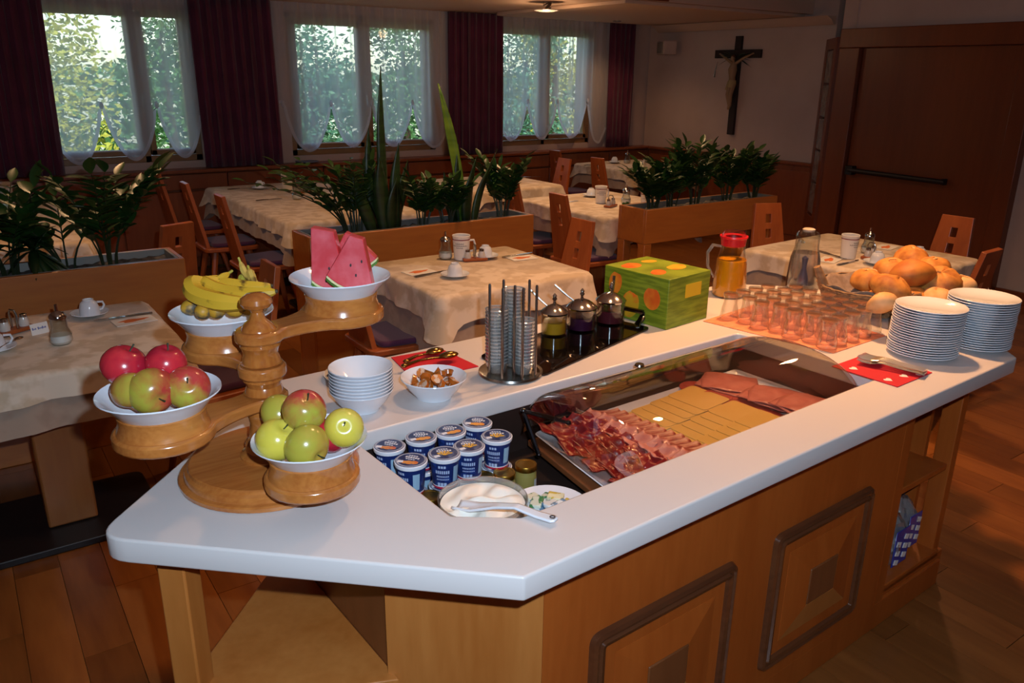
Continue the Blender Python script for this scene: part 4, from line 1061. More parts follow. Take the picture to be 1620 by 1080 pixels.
for i, b in enumerate(bowls):
    dx, dy = b.x - CX, b.y - CY; L = sqrt(dx * dx + dy * dy); a0 = atan2(dy, dx)
    pts = []; R1, R2, nk = 0.047, 0.088, 0.030
    aa = math.acos(max(-1, -0.80))
    for k in range(25): th = -aa + 2 * aa * k / 24; pts.append((L + R2 * cos(th), R2 * sin(th)))
    for k in range(1, 6):
        t = k / 6; x = (L - R2 * 0.8) * (1 - t) + R1 * 0.7 * t; y = R2 * 0.6 * (1 - t) ** 2 + nk * 2 * t * (1 - t) * 0.9 + R1 * 0.7 * t * t; pts.append((x, y))
    for k in range(13): th = pi / 4 + (3 * pi / 2) * k / 12; pts.append((R1 * cos(th), R1 * sin(th)))
    for k in range(5, 0, -1):
        t = k / 6; x = (L - R2 * 0.8) * (1 - t) + R1 * 0.7 * t; y = R2 * 0.6 * (1 - t) ** 2 + nk * 2 * t * (1 - t) * 0.9 + R1 * 0.7 * t * t; pts.append((x, -y))
    am = MB().prism(pts, 0, TH).build('arm', W_STAND, fs_, (0, 0, arm_z[i] - ZC_), (0, 0, a0), bevel=0.005, smooth=30)
    MB().lathe([(0.030, 0), (0.080, 0), (0.078, 0.006), (0.074, 0.02), (0.076, 0.033), (0.072, 0.036), (0.064, 0.030), (0.056, 0.008), (0.030, 0.006)], 40, c=(L, 0, TH)).build('bowl_holder', W_STAND, am)
names = ['of yellow and green apples, nearest on the fruit stand', 'of red and green apples at the left of the fruit stand', 'of bananas at the back left of the fruit stand', 'of melon wedges at the back right of the fruit stand']
bs = []
for b, nm in zip(bowls, names):
    o = BOWL0.build('fruit_bowl', M_PORC, None, (b.x, b.y, b.z - 0.0545)); tag(o, 'white porcelain bowl ' + nm, 'bowl', 'bowls on the fruit stand'); bs.append(o)

def apple_mat(name, green, red, amt, dotty=True):
    if name in MATS: return MATS[name]
    m = bpy.data.materials.new(name); m.use_nodes = True; nt = m.node_tree; N = nt.nodes; L = nt.links; b = N['Principled BSDF']
    b.inputs['Roughness'].default_value = 0.22; b.inputs['Coat Weight'].default_value = 0.25; b.inputs['Coat Roughness'].default_value = 0.15
    tc = N.new('ShaderNodeTexCoord'); sx = N.new('ShaderNodeSeparateXYZ'); L.new(tc.outputs['Object'], sx.inputs[0])
    nz = N.new('ShaderNodeTexNoise'); nz.inputs['Scale'].default_value = 60; nz.inputs['Detail'].default_value = 4
    mp = N.new('ShaderNodeMapping'); mp.inputs['Scale'].default_value = (1, 1, 0.15); L.new(tc.outputs['Object'], mp.inputs[0]); L.new(mp.outputs[0], nz.inputs['Vector'])
    n2 = N.new('ShaderNodeTexNoise'); n2.inputs['Scale'].default_value = 14; L.new(tc.outputs['Object'], n2.inputs['Vector'])
    m1 = N.new('ShaderNodeMath'); m1.operation = 'MULTIPLY_ADD'; m1.inputs[1].default_value = 9.0; m1.inputs[2].default_value = amt; L.new(sx.outputs['X'], m1.inputs[0])
    m2 = N.new('ShaderNodeMath'); m2.operation = 'MULTIPLY_ADD'; m2.inputs[1].default_value = 0.8; L.new(nz.outputs['Fac'], m2.inputs[0]); L.new(m1.outputs[0], m2.inputs[2])
    m3 = N.new('ShaderNodeMath'); m3.operation = 'MULTIPLY_ADD'; m3.inputs[1].default_value = 0.6; L.new(n2.outputs['Fac'], m3.inputs[0]); L.new(m2.outputs[0], m3.inputs[2])
    r = N.new('ShaderNodeValToRGB'); r.color_ramp.elements[0].position = 0.45; r.color_ramp.elements[1].position = 1.0
    r.color_ramp.elements[0].color = lin(green); r.color_ramp.elements[1].color = lin(red); L.new(m3.outputs[0], r.inputs[0]); L.new(r.outputs[0], b.inputs['Base Color'])
    MATS[name] = m; return m
AP = {'y': apple_mat('yellow_apple', '#cfc048', '#d8c860', -0.2), 'g': apple_mat('green_apple', '#a8a03c', '#b08a3c', 0.05), 'rg': apple_mat('red_green_apple', '#a4a43c', '#b03a34', 0.16),
      'r': apple_mat('red_apple', '#cc3238', '#a01c30', 0.3), 'gr': apple_mat('green_red_apple', '#a09a38', '#a83a30', 0.1)}
def apple(p, kind, r, label, rot, group):
    t = thing('apple', label, 'apple', p, 0, group, rot)
    prof = []
    for k in range(17):
        th = pi * k / 16
        rr = r * sin(th) * (1 + 0.06 * cos(th)); z = -r * 0.90 * cos(th)
        z -= 0.0; dm = math.exp(-(sin(th) / 0.30) ** 2)
        z -= (1 if cos(th) < 0 else -0.7) * r * 0.22 * dm
        prof.append((rr if 0 < k < 16 else 0, z))
    MB().lathe(prof, 24).build('flesh', AP[kind], t, smooth=80)
    MB().tube([(0, 0, r * 0.62), (0.002, 0, r * 0.8), (0.005, 0.001, r * 1.02)], [0.0014, 0.0012, 0.0018], 6).build('stalk', M_STEM, t)
    MB().lathe([(0, -r * 0.735), (0.004, -r * 0.745), (0.005, -r * 0.77), (0, -r * 0.76)], 7).build('calyx', M_INK, t)
g1 = 'apples in the nearest bowl'; g2 = 'apples in the left bowl'
b = bowls[0]
def tow(base, px, py, dz):  # point on height base+dz seen at pixel
    return at(px, py, base + dz)
apple(tow(b.z, 440, 694, 0.008), 'y', 0.040, 'plain yellow apple at the left of the nearest bowl', (0.5, 0.3, 0), g1)
apple(tow(b.z, 486, 706, 0.006), 'g', 0.041, 'green apple showing its blossom end at the front of the nearest bowl', (1.9, 0.2, 0.4), g1)
apple(tow(b.z, 522, 688, -0.003), 'r', 0.034, 'dark red apple almost hidden at the bottom of the nearest bowl', (0.3, 0.5, 0), g1)
apple(tow(b.z, 444, 654, 0.02), 'g', 0.039, 'yellowish green apple at the back left of the nearest bowl, stalk sideways', (0.7, 0.9, 0.3), g1)
apple(tow(b.z, 482, 648, 0.058), 'rg', 0.040, 'green apple with red shoulders topping the nearest bowl', (0.25, -0.5, 1.2), g1)
apple(tow(b.z, 544, 676, 0.016), 'y', 0.037, 'bright yellow apple with dark stalk at the right of the nearest bowl', (0.8, -0.75, 0.2), g1)
b = bowls[1]
apple(tow(b.z, 212, 617, 0.012), 'gr', 0.038, 'green apple partly hidden at the left of the left bowl', (0.4, 0.2, 2.0), g2)
apple(tow(b.z, 241, 619, 0.012), 'gr', 0.0415, 'large green and red apple with blossom end forward in the left bowl', (1.75, 0.0, 0.15), g2)
apple(tow(b.z, 297, 612, 0.012), 'rg', 0.039, 'red and green apple with green hollow at the right of the left bowl', (0.6, -0.8, 0.6), g2)
apple(tow(b.z, 197, 577, 0.045), 'r', 0.040, 'bright red apple at the upper left of the left bowl', (0.3, 0.3, 0.5), g2)
apple(tow(b.z, 263, 573, 0.045), 'r', 0.036, 'dark red apple at the upper right of the left bowl', (0.2, -0.2, 1.5), g2)
# bananas and small bananas underneath
M_BAN = mat('banana_skin', '#cfa62c', 0.45, color2='#5c4218', nscale=26, contrast=(0.57, 0.66), detail=5)
M_RINDW0 = mat('pale_banana_peel', '#c8a850', 0.5, color2='#6a5020', nscale=30, contrast=(0.5, 0.65)); M_BAND = mat('banana_dark', '#4a3a20', 0.7); M_BANG = mat('banana_green_tip', '#a8a03a', 0.5)
M_FIG = mat('bruised_fruit', '#c09028', 0.5, color2='#5a5040', nscale=26, contrast=(0.5, 0.62))
b = bowls[2]
def cpix(px, py, z): return at(px, py, z)
def banana(pp, r, label, m=None, neck=True):
    """pp: (px, py, depth) points along the fruit, first one at the stem end"""
    from_ = [atd(*q) for q in pp]; c = sum(from_, Vector()) / len(from_)
    t = thing('banana', label, 'banana', c, 0, 'bananas in the bowl'); n = 18; pts = []; rr = []
    L = len(from_) - 1
    for k in range(n + 1):
        u = k / n * L; i = min(L - 1, int(u)); f_ = u - i
        p0, p1, p2, p3 = from_[max(0, i - 1)], from_[i], from_[i + 1], from_[min(L, i + 2)]
        pts.append(0.5 * (2 * p1 + (p2 - p0) * f_ + (2 * p0 - 5 * p1 + 4 * p2 - p3) * f_ ** 2 + (3 * p1 - p0 - 3 * p2 + p3) * f_ ** 3) - c)
        q = k / n; rr.append(r * (0.34 + 0.66 * min(1, q * 4.5) ** 0.8) * (0.30 + 0.70 * min(1, (1 - q) * 4.0) ** 0.7))
    MB().tube(pts, rr, 7).build('skin', m or M_BAN, t, smooth=38)
    d = (pts[0] - pts[1]).normalized(); MB().tube([pts[0], pts[0] + d * 0.010], [rr[0], rr[0] * 0.9], 7).build('neck', M_BANG, t)
    d = (pts[-1] - pts[-2]).normalized(); MB().tube([pts[-1] - d * 0.001, pts[-1] + d * 0.005], [rr[-1], rr[-1] * 0.7], 7).build('tip', M_BAND, t)
D3 = F_PX * 0.21 / 158
banana([(332, 447, D3 + .02), (306, 450, D3), (312, 466, D3 - .02), (352, 478, D3 - .035), (405, 480, D3 - .03)], 0.021, 'thick spotted banana at the front of the bunch')
banana([(350, 444, D3 + .03), (325, 448, D3 + .01), (352, 461, D3), (395, 465, D3 - .01), (436, 461, D3 - .01)], 0.017, 'spotted banana pointing over the bowl rim with a dark tip')
banana([(352, 440, D3 + .05), (335, 446, D3 + .04), (360, 450, D3 + .03), (400, 455, D3 + .03), (428, 452, D3 + .04)], 0.016, 'banana at the back of the bunch')
banana([(362, 432, D3 + .04), (350, 440, D3 + .03), (334, 448, D3 + .02), (322, 452, D3 + .01)], 0.009, 'short brown stem stub rising from the bunch')
banana([(380, 414, D3 + .05), (388, 432, D3 + .05), (400, 444, D3 + .04), (412, 455, D3 + .03)], 0.008, 'thin curved banana stem standing highest at the back', M_RINDW0)
banana([(394, 426, D3 + .05), (399, 440, D3 + .04), (404, 456, D3 + .03)], 0.009, 'short pale banana stem standing beside the highest one', M_RINDW0)
banana([(384, 434, D3 + .06), (381, 446, D3 + .05), (372, 456, D3 + .03)], 0.009, 'green banana neck standing behind the bunch', M_BANG)
z = b.z
for k, (px, py) in enumerate(((302, 486), (322, 492), (342, 491), (372, 489), (392, 486))):
    t = thing('small_fruit', 'small bruised yellow fruit under the bananas, %s from the left' % ORD[k], 'fruit', at(px, py, z + 0.003), k, 'small yellow fruits under the bananas')
    MB().ball((0, 0, 0), (0.021, 0.018, 0.017), 14, 10).build('skin', M_FIG, t); MB().ball((0.019, 0, 0.001), (0.004, 0.005, 0.005), 8, 6).build('dark_end', M_BAND, t)
# watermelon
def melon_mat(name):
    m = mat(name, '#c83c44', 0.3, color2='#d8626a', nscale=22, contrast=(0.4, 0.7), bump=0.25, coat=0.3); return m
M_MEL = melon_mat('melon_flesh'); M_RIND = mat('melon_rind', '#2e5a1c', 0.35, color2='#5c8a34', nscale=20); M_RINDW = mat('melon_white', '#d8d8a4', 0.4)
b = bowls[3]
def melon(c, apex, l, r, th, label, aw=0.010):
    """triangular slice standing in the bowl: c base centre, points in the camera plane (right, up)"""
    t = thing('melon_wedge', label, 'melon', c, 0, 'melon wedges')
    back = Vector((ROW_F.x, ROW_F.y, 0)).normalized()
    def P(x, y, d): return Vector((ROW_R.x, ROW_R.y, 0)).normalized() * x + Vector((0, 0, 1)) * y + back * (d + y * 0.25)
    L_, R__, A = l, r, apex
    n = 8; out = []
    edge = [Vector(L_)]
    mid = (Vector(L_) + Vector(R__)) / 2; nrm = (Vector(R__) - Vector(L_)).normalized(); nrm = Vector((nrm.y, -nrm.x))
    for k in range(1, n): u = k / n; edge.append(Vector(L_).lerp(Vector(R__), u) + nrm * (4 * u * (1 - u)) * 0.014)
    edge.append(Vector(R__))
    def slab(poly, name, m, d0, d1):
        k = len(poly); vs = [P(p[0], p[1], d0) for p in poly] + [P(p[0], p[1], d1) for p in poly]
        MB().add(vs, [tuple(range(k)), tuple(range(2 * k - 1, k - 1, -1))] + [(i, k + i, k + (i + 1) % k, (i + 1) % k) for i in range(k)]).build(name, m, t, smooth=30, bevel=0.002)
    A1 = Vector(A) + Vector((-aw, 0)); A2 = Vector(A) + Vector((aw, -0.008))
    slab(edge + [A2, A1], 'flesh', M_MEL, 0, th)
    e2 = [p + nrm * 0.005 for p in edge]; e3 = [p + nrm * 0.010 for p in edge]
    slab(edge + e2[::-1], 'white_rind', M_RINDW, 0, th); slab(e2 + e3[::-1], 'green_rind', M_RIND, 0, th)
    sd = MB()
    for k in range(3):
        a, b_, c_ = RND.random(), RND.random(), RND.random(); s = a + b_ + c_; q = (Vector(L_) * a + Vector(R__) * b_ + Vector(A) * c_) / s
        sd.ball(P(q.x, q.y, -0.0006), (0.0022, 0.0015, 0.0035), 6, 5)
    sd.build('seeds', M_INK, t)
s_ = 1 / 745.0
def off(px, py): return ((px - 538) * s_, (452 - py) * s_)
cb = Vector((b.x, b.y, b.z - 0.018))
fwd = Vector((ROW_F.x, ROW_F.y, 0)).normalized()
melon(cb - fwd * 0.025, off(566, 374), off(520, 434), off(592, 452), 0.03, 'watermelon wedge in front with green rind at its left corner', 0.014)
melon(cb + fwd * 0.012, off(507, 368), off(490, 448), off(545, 452), 0.03, 'watermelon wedge behind at the left, tallest', 0.024)
melon(cb + fwd * 0.05, off(545, 380), off(505, 440), off(588, 420), 0.025, 'watermelon wedge at the back between the other two')

# ---- cereal bowls, saucer, spoons, snacks
su, sv = 0.802, 1.655
CB = MB().lathe([(0, 0.004), (0.036, 0.004), (0.038, 0.0), (0.042, 0.0), (0.044, 0.006), (0.062, 0.026), (0.072, 0.044), (0.0775, 0.052), (0.0765, 0.054), (0.068, 0.044), (0.056, 0.026), (0.036, 0.010), (0, 0.008)], 36)
c0 = None
for k in range(8):
    p = uv(su, sv, ZC_ + k * 0.0082 * 1.0); lb = 'white cereal bowl stacked beside the snack bowl, %s' % ('topmost' if k == 7 else 'bottom one' if k == 0 else ORD[7 - k] + ' from the top')
    if c0 is None: c0 = CB.build('cereal_bowl', M_PORC, None, p); tag(c0, lb, 'bowl', 'stacked cereal bowls')
    else: dup(c0, p, 0, lb)
pp = uv(0.885, 1.855, ZC_)
PLT = MB().lathe([(0, 0.003), (0.05, 0.003), (0.052, 0.0), (0.055, 0.0), (0.06, 0.005), (0.085, 0.013), (0.086, 0.0155), (0.06, 0.0085), (0.05, 0.0065), (0, 0.0065)], 36)
# small stand lifts the saucer of packets as in the photograph
tag(PLT.build('saucer', M_PORC, None, pp), 'white saucer holding small foil packets behind the cereal bowls', 'saucer')
PKM = [mat('foil_packet_dark', '#3a3430', 0.3), mat('foil_packet_white', '#d8d8d8', 0.35), mat('foil_packet_blue', '#8aa0b8', 0.35)]
PKA = None
for k, (dx, dy, rz, nm) in enumerate([(-0.05, 0.02, 0.3, 'dark'), (-0.015, 0.035, 0.1, 'white'), (0.02, 0.03, -0.3, 'dark'), (0.045, 0.01, -0.7, 'blue'), (-0.04, -0.015, 1.0, 'blue')]):
    o = MB().box((0, 0, 0.0022), (0.05, 0.014, 0.004)).build('sugar_packet', PKM[{'dark': 0, 'white': 1, 'blue': 2}[nm]], None, pp + Vector((dx, dy, 0.014 + 0.0045 * k)), (0, 0, rz), bevel=0.001)
    tag(o, '%s foil sugar packet on the packet saucer, %s in the pile' % (nm, ['lowest', 'second lowest', 'middle one', 'second from top', 'topmost'][k]), 'packet', 'sugar packets')
# red napkin with metal scoops
na = [at(p[0], p[1], ZC_) for p in ((619, 566), (655, 602), (757, 580), (697, 552))]
M_REDH = M_RED
o = MB().prism([(p.x, p.y) for p in na], ZC_, ZC_ + 0.0022).build('red_napkin', M_RED, None); tag(o, 'plain red paper napkin under the tongs behind the snack bowl', 'napkin', 'red napkins')
def scoop(p0, p1, lb, z=ZC_ + 0.012):
    a, b_ = at(*p0, z), at(*p1, z); d = b_ - a; L = d.length
    t = thing('serving_spoon', lb, 'spoon', a, atan2(d.y, d.x), 'gilded serving spoons on the red napkin')
    G = mat('aged_brass', '#b08c4c', 0.2, 1.0)
    MB().tube([(0, 0, 0), (L * 0.3, 0, 0.006), (L * 0.62, 0, 0.004), (L * 0.8, 0, 0)], [0.008, 0.005, 0.004, 0.006], 8, flat=0.7).build('handle', G, t)
    MB().ball((L * 0.92, 0, 0.004), (0.03, 0.02, 0.009), 16, 8).build('bowl', G, t)
    MB().ball((0.0, 0, 0), (0.011, 0.009, 0.006), 10, 6).build('knob', G, t)
scoop((643, 571), (692, 556), 'brass serving spoon on the red napkin, upper one'); scoop((640, 578), (716, 562), 'brass serving spoon on the red napkin, lower one with its bowl to the right', ZC_ + 0.020)
# snack bowl
sb = uv(0.987, 1.622, ZC_)
o = MB().lathe([(0, 0.004), (0.040, 0.004), (0.042, 0.0), (0.046, 0.0), (0.048, 0.006), (0.066, 0.026), (0.077, 0.044), (0.0845, 0.053), (0.0835, 0.0555), (0.073, 0.044), (0.060, 0.028), (0.040, 0.012), (0, 0.009)], 40).build('snack_bowl', M_PORC, None, sb); tag(o, 'white bowl filled with tiny honey and jam portion cups', 'bowl')
M_HON = mat('honey_cup', '#a85a1c', 0.25, coat=0.3); M_FOIL = mat('portion_foil', '#c8b8a8', 0.55, 0.2, color2='#b8763a', nscale=60, contrast=(0.45, 0.5))
hc = None
R = random.Random(11); pos = []
for ringk, (rr, nn, zz) in enumerate(((0.045, 8, 0.030), (0.018, 4, 0.036), (0.050, 7, 0.046), (0.022, 4, 0.054))):
    for k in range(nn):
        a = 2 * pi * k / nn + ringk * 0.5 + R.uniform(-.15, .15); pos.append((rr * cos(a), rr * sin(a), zz + R.uniform(-0.003, 0.003)))
for k, (x, y, z) in enumerate(pos):
    rt = (R.uniform(-0.9, 0.9) - 0.5, R.uniform(-0.9, 0.9), R.uniform(0, 6)); p = sb + Vector((x, y, z))
    if hc is None:
        hc = thing('portion_cup', 'small foil-lidded honey portion cup in the snack bowl', 'portion cup', p, 0, 'honey portion cups', rt)
        MB().lathe([(0, -0.006), (0.011, -0.006), (0.0145, 0.004), (0.0, 0.0045)], 16).build('cup', M_HON, hc); MB().lathe([(0, 0.0046), (0.0155, 0.0046), (0.0155, 0.0054), (0, 0.0056)], 16).build('foil_lid', M_FOIL, hc)
    else: dup(hc, p, rot=rt)

# ---- jam glass rack with stacked dessert glasses
rk = uv(1.245, 1.64, ZC_)
t = thing('glass_rack', 'round steel rack with upright rods around stacked dessert glasses', 'rack', rk)
MB().lathe([(0, 0.004), (0.078, 0.004), (0.082, 0.0), (0.087, 0.0), (0.09, 0.004), (0.088, 0.010), (0.08, 0.008), (0, 0.007)], 48).build('base_plate', M_STEEL, t)
tops = [(775, 449), (797, 442), (791, 459), (815, 451), (835, 459), (838, 442), (857, 452)]
for k, (px, py) in enumerate(tops):
    p = at(px, py, ZC_ + 0.262) - rk
    d = Vector((p.x, p.y, 0));
    if d.length > 0.078: d = d.normalized() * 0.078
    MB().tube([(d.x, d.y, 0.006), (d.x, d.y, 0.258), (d.x, d.y, 0.262)], [0.0038, 0.0038, 0.0025], 8).build('rod', M_STEEL, t)
DG = MB().lathe([(0, 0.0), (0.020, 0.0), (0.025, 0.004), (0.029, 0.020), (0.0315, 0.034), (0.030, 0.034), (0.0275, 0.020), (0.0235, 0.006), (0, 0.0025)], 24)
M_DG = glassy('pressed_glass', '#f4f6f6', rough=0.05, gloss=0.07, milk=0.09, milkc='#e8ecec')
dg = None
for (px, py, n, nm) in ((795, 592, 16, 'left'), (822, 578, 20, 'back'), (836, 590, 13, 'right')):
    base = at(px, py, ZC_ + 0.012)
    d = base - rk; d.z = 0
    if nm == 'left': d = -ROW_R * 0.038 + Vector((0, 0, 0)); d.z = 0; d -= fwd * 0.012
    if nm == 'right': d = ROW_R * 0.034; d.z = 0; d -= fwd * 0.018
    if nm == 'back': d = ROW_R * 0.006 + fwd * 0.045; d.z = 0
    for k in range(n):
        p = Vector((rk.x + d.x, rk.y + d.y, ZC_ + 0.0075 + k * 0.0098)); lb = 'stacked dessert glass in the %s column of the steel rack, %s' % (nm, 'topmost' if k == n - 1 else ORD[k] + ' from the bottom')
        if dg is None:
            dg = thing('dessert_glass', lb, 'glass', p, 0, 'stacked dessert glasses'); DG.build('glass_body', M_DG, dg)
            MB().lathe([(0.0300, 0.0325), (0.0322, 0.0325), (0.0326, 0.0345), (0.0310, 0.0355), (0.0298, 0.0345)], 24).build('rim', glassy('rim_glass', '#ffffff', rough=0.12, gloss=0.25, milk=0.45, milkc='#d8e0e0'), dg)
        else: dup(dg, p, 0, lb)

# ---- jam pots on a mirror tray
tr = thing('mirror_tray', 'dark mirror-polished tray with a curled handle under the jam pots', 'tray', uv(1.30, 1.565, ZC_), ANG + radians(13.5))
MB().prism(rounded([(0, 0), (0.575, 0), (0.575, 0.235), (0, 0.235)], 0.02), 0.0, 0.008).build('tray_plate', mat('mirror_black', '#3a3230', 0.04, 0.95), tr, bevel=0.002)
MB().tube([(0.545, 0.03, 0.008), (0.575, 0.05, 0.008), (0.603, 0.055, 0.012), (0.618, 0.055, 0.026), (0.612, 0.055, 0.040)], [0.006, 0.011, 0.012, 0.012, 0.009], 10, flat=0.5).tube([(0.545, 0.20, 0.008), (0.575, 0.19, 0.008), (0.603, 0.185, 0.012), (0.618, 0.185, 0.026), (0.612, 0.185, 0.04)], [0.006, 0.011, 0.012, 0.012, 0.009], 10, flat=0.5).tube([(0.612, 0.05, 0.04), (0.612, 0.19, 0.04)], 0.008, 8).build('handle', mat('dark_chrome', '#6a6460', 0.15, 1.0), tr)
JAM = [('yellow', '#dca028', 0.041, 0.066), ('purple', '#4c1c3c', 0.047, 0.070), ('dark red', '#6c2830', 0.048, 0.072)]
for (nm, colr, r, h), (px, py) in zip(JAM, ((876, 527), (919, 520), (965, 509))):
    p = at(px, py, ZC_ + 0.0085)
    t = thing('jam_pot', 'glass pot of %s jam with domed chrome lid on the mirror tray' % nm, 'jam pot', p, 0, 'jam pots')
    MB().lathe([(0, 0.0), (r * 0.96, 0.0), (r, 0.004), (r, h), (r - 0.002, h), (r - 0.002, 0.005), (0, 0.004)], 32).build('glass_body', M_GLASS, t)
    MB().lathe([(0, 0.0045), (r - 0.003, 0.0055), (r - 0.003, h * 0.62), (0, h * 0.64)], 28).build('jam', mat('jam_' + nm, colr, 0.15, coat=0.5), t)
    MB().lathe([(r + 0.002, h), (r + 0.003, h + 0.005), (r * 0.9, h + 0.013), (r * 0.55, h + 0.024), (r * 0.2, h + 0.030), (0.005, h + 0.032), (0.004, h + 0.04), (0.008, h + 0.046), (0.005, h + 0.052), (0.007, h + 0.056), (0.002, h + 0.064), (0, h + 0.065)], 32).build('chrome_lid', M_CHROME, t)
    a = 2.3 if nm != 'dark red' else 1.2
    MB().tube([(r * 0.5 * cos(a), r * 0.5 * sin(a), h + 0.02), (r * 1.1 * cos(a), r * 1.1 * sin(a), h + 0.04), (r * 1.9 * cos(a), r * 1.9 * sin(a), h + 0.07)] if nm != 'dark red' else
              [(0.015, 0.01, h + 0.024), (0.02, 0.014, h + 0.05), (0.024, 0.018, h + 0.078)], [0.003, 0.004, 0.005], 8).build('spoon_handle', M_STEEL, t)

# ---- carton with orchard print
ba = 0.075
bx = thing('fruit_carton', 'green carton printed with orange fruits and a yellow label', 'box', uv(1.893, 1.664, ZC_), ANG + ba)
BW, BD, BH = 0.222, 0.275, 0.168
M_BOX = mat('green_carton', '#5e7410', 0.5, color2='#7c9220', nscale=10, stretch=(1, 1, 9), contrast=(0.4, 0.6), detail=5)
MB().box((BW / 2, BD / 2, BH / 2), (BW, BD, BH)).build('carton', M_BOX, bx, bevel=0.002)
M_FR = mat('printed_orange', '#cc5a14', 0.5, color2='#dd8a24', nscale=14, contrast=(0.4, 0.65)); M_FR2 = mat('printed_yellow', '#c8a020', 0.5, color2='#d86a1c', nscale=16, contrast=(0.5, 0.6))
def prt(plane, a, b, ra, rb, m, rot=0):
    pts = []
    for k in range(24):
        th = 2 * pi * k / 24; x = ra * cos(th); y = rb * sin(th) * (1 - 0.12 * max(0, sin(th)) * (1 if abs(cos(th)) < 0.35 else 0)); c_, s_2 = cos(rot), sin(rot); pts.append((a + x * c_ - y * s_2, b + x * s_2 + y * c_))
    M = {'top': Matrix.Translation((0, 0, BH)), 'left': Matrix(((0, 0, -1, 0), (1, 0, 0, 0), (0, 1, 0, 0), (0, 0, 0, 1)))}[plane]
    MB().prism(pts, 0.0, 0.0006, M).build('fruit_print', m, bx, smooth=0)
def prd(plane, a, b, ra, rb, m, rot=0): prt(plane, a, b, ra, rb, m, rot)
prd('top', 0.06, 0.21, 0.042, 0.032, M_FR, 0.2); prd('top', 0.055, 0.09, 0.038, 0.026, M_FR, 0.5); prd('top', 0.165, 0.10, 0.044, 0.03, M_FR2, 0.2); prd('top', 0.16, 0.215, 0.03, 0.02, M_FR2, -0.3)
prd('left', 0.065, 0.092, 0.034, 0.038, M_FR); prd('left', 0.155, 0.055, 0.036, 0.048, M_FR2, 0.3); prd('left', 0.225, 0.115, 0.028, 0.04, M_FR, 0.2)
MB().box((BW * 0.5 + 0.02, -0.0006, 0.115), (0.085, 0.0012, 0.045)).build('yellow_label', mat('yellow_label', '#cfae1c', 0.5), bx, smooth=0)
st = MB()
for k in range(3): st.tube([(0.065, -0.0008, 0.092), (0.0668 + 0.004 * k, -0.001, 0.10)], 0.0004, 4)

# ---- glass jugs
def jug(px, py, h, label, liquid, coll, handle):
    p = at(px, py, ZC_)
    t = thing('glass_jug', label, 'jug', p, 0, 'glass jugs')
    prof = [(0, 0.0), (0.056, 0.0), (0.062, 0.006), (0.063, 0.03), (0.056, h * 0.55), (0.044, h * 0.76), (0.044, h * 0.92), (0.046, h * 0.92), (0.046, h * 0.76), (0.0585, h * 0.55), (0.0655, 0.03), (0.064, 0.004), (0.057, -0.0)]
    MB().lathe([(r, z) for r, z in prof[:7]], 36).build('glass_body', M_GLASS, t)
    if liquid:
        MB().lathe([(0, 0.003), (0.0545, 0.003), (0.0605, 0.008), (0.0612, 0.03), (0.0555, h * 0.53), (0.0535, h * 0.60), (0, h * 0.60)], 32).build('orange_juice', mat('orange_juice', '#d88a08', 0.25), t)
    else:
        MB().lathe([(0, 0.003), (0.0545, 0.003), (0.0605, 0.008), (0.0612, 0.03), (0.0555, h * 0.53), (0.0500, h * 0.66), (0, h * 0.66)], 32).build('water', glassy('water', '#e4e0e4', gloss=0.05, milk=0.1, milkc='#c8c0c0'), t)
        MB().lathe([(0, 0.01), (0.022, 0.012), (0.02, 0.04), (0.008, 0.08), (0.012, 0.12), (0, 0.13)], 16).build('cooling_stick', mat('blue_gel', '#2c2c5c', 0.3), t)
    if coll:
        MB().lathe([(0.036, h * 0.80), (0.044, h * 0.82), (0.047, h * 0.93), (0.052, h * 0.95), (0.051, h * 0.97), (0.030, h * 0.96)], 32).build('red_collar', mat('red_plastic', '#c01420', 0.35), t)
    MB().lathe([(0.045, h * 0.93), (0.044, h * 0.99), (0.036, h * 1.04), (0.015, h * 1.06), (0, h * 1.06)], 28).build('glass_lid', M_GLASS, t)
    if not coll: MB().lathe([(0.022, h * 1.05), (0.024, h * 1.08), (0.018, h * 1.095), (0, h * 1.10)], 20).build('lid_knob', mat('pale_knob', '#b8a898', 0.4), t)
    s = -ROW_R if handle else ROW_F
    s = Vector((s.x, s.y, 0)).normalized()
    MB().tube([s * 0.045 + Vector((0, 0, h * 0.80)), s * 0.075 + Vector((0, 0, h * 0.82)), s * 0.092 + Vector((0, 0, h * 0.70)), s * 0.088 + Vector((0, 0, h * 0.48)), s * 0.062 + Vector((0, 0, h * 0.30))], [0.008, 0.009, 0.0085, 0.0085, 0.007], 10, flat=0.7).build('handle', M_DG, t)
jug(1152, 467, 0.235, 'glass jug of orange juice with red collar and lid', True, True, True)
jug(1268, 455, 0.215, 'glass jug of water with a dark blue cooling stick', False, False, False)
sc_ = at(1142, 474, ZC_)
# ---- peach cloth with inverted tumblers
pc = [uv(2.072, 1.66), uv(2.135, 1.215), uv(2.43, 1.215), uv(2.50, 1.70)]
tag(MB().prism([(p.x, p.y) for p in pc], ZC_, ZC_ + 0.002).build('peach_cloth', M_PEACH, None), 'peach coloured cloth under the rows of upturned tumblers', 'cloth')
TB = MB().lathe([(0.0275, 0.0), (0.0305, 0.0), (0.0310, 0.010), (0.0275, 0.034), (0.0225, 0.056), (0.0220, 0.070), (0.0255, 0.086), (0.0245, 0.090), (0, 0.0905)], 20)
TBB = MB().lathe([(0.023, 0.078), (0.0235, 0.084), (0, 0.085), ], 20)
M_TUMB = glassy('tumbler_glass', '#fafaf8', rough=0.03, gloss=0.05, milk=0.035, milkc='#f0e8e0')
M_TUMT = glassy('tumbler_base_reflection', '#f0d8c0', rough=0.10, gloss=0.06, milk=0.42, milkc='#d89058')  # peach milk colour stands in for warm ceiling reflections and cloth glints
tb = None
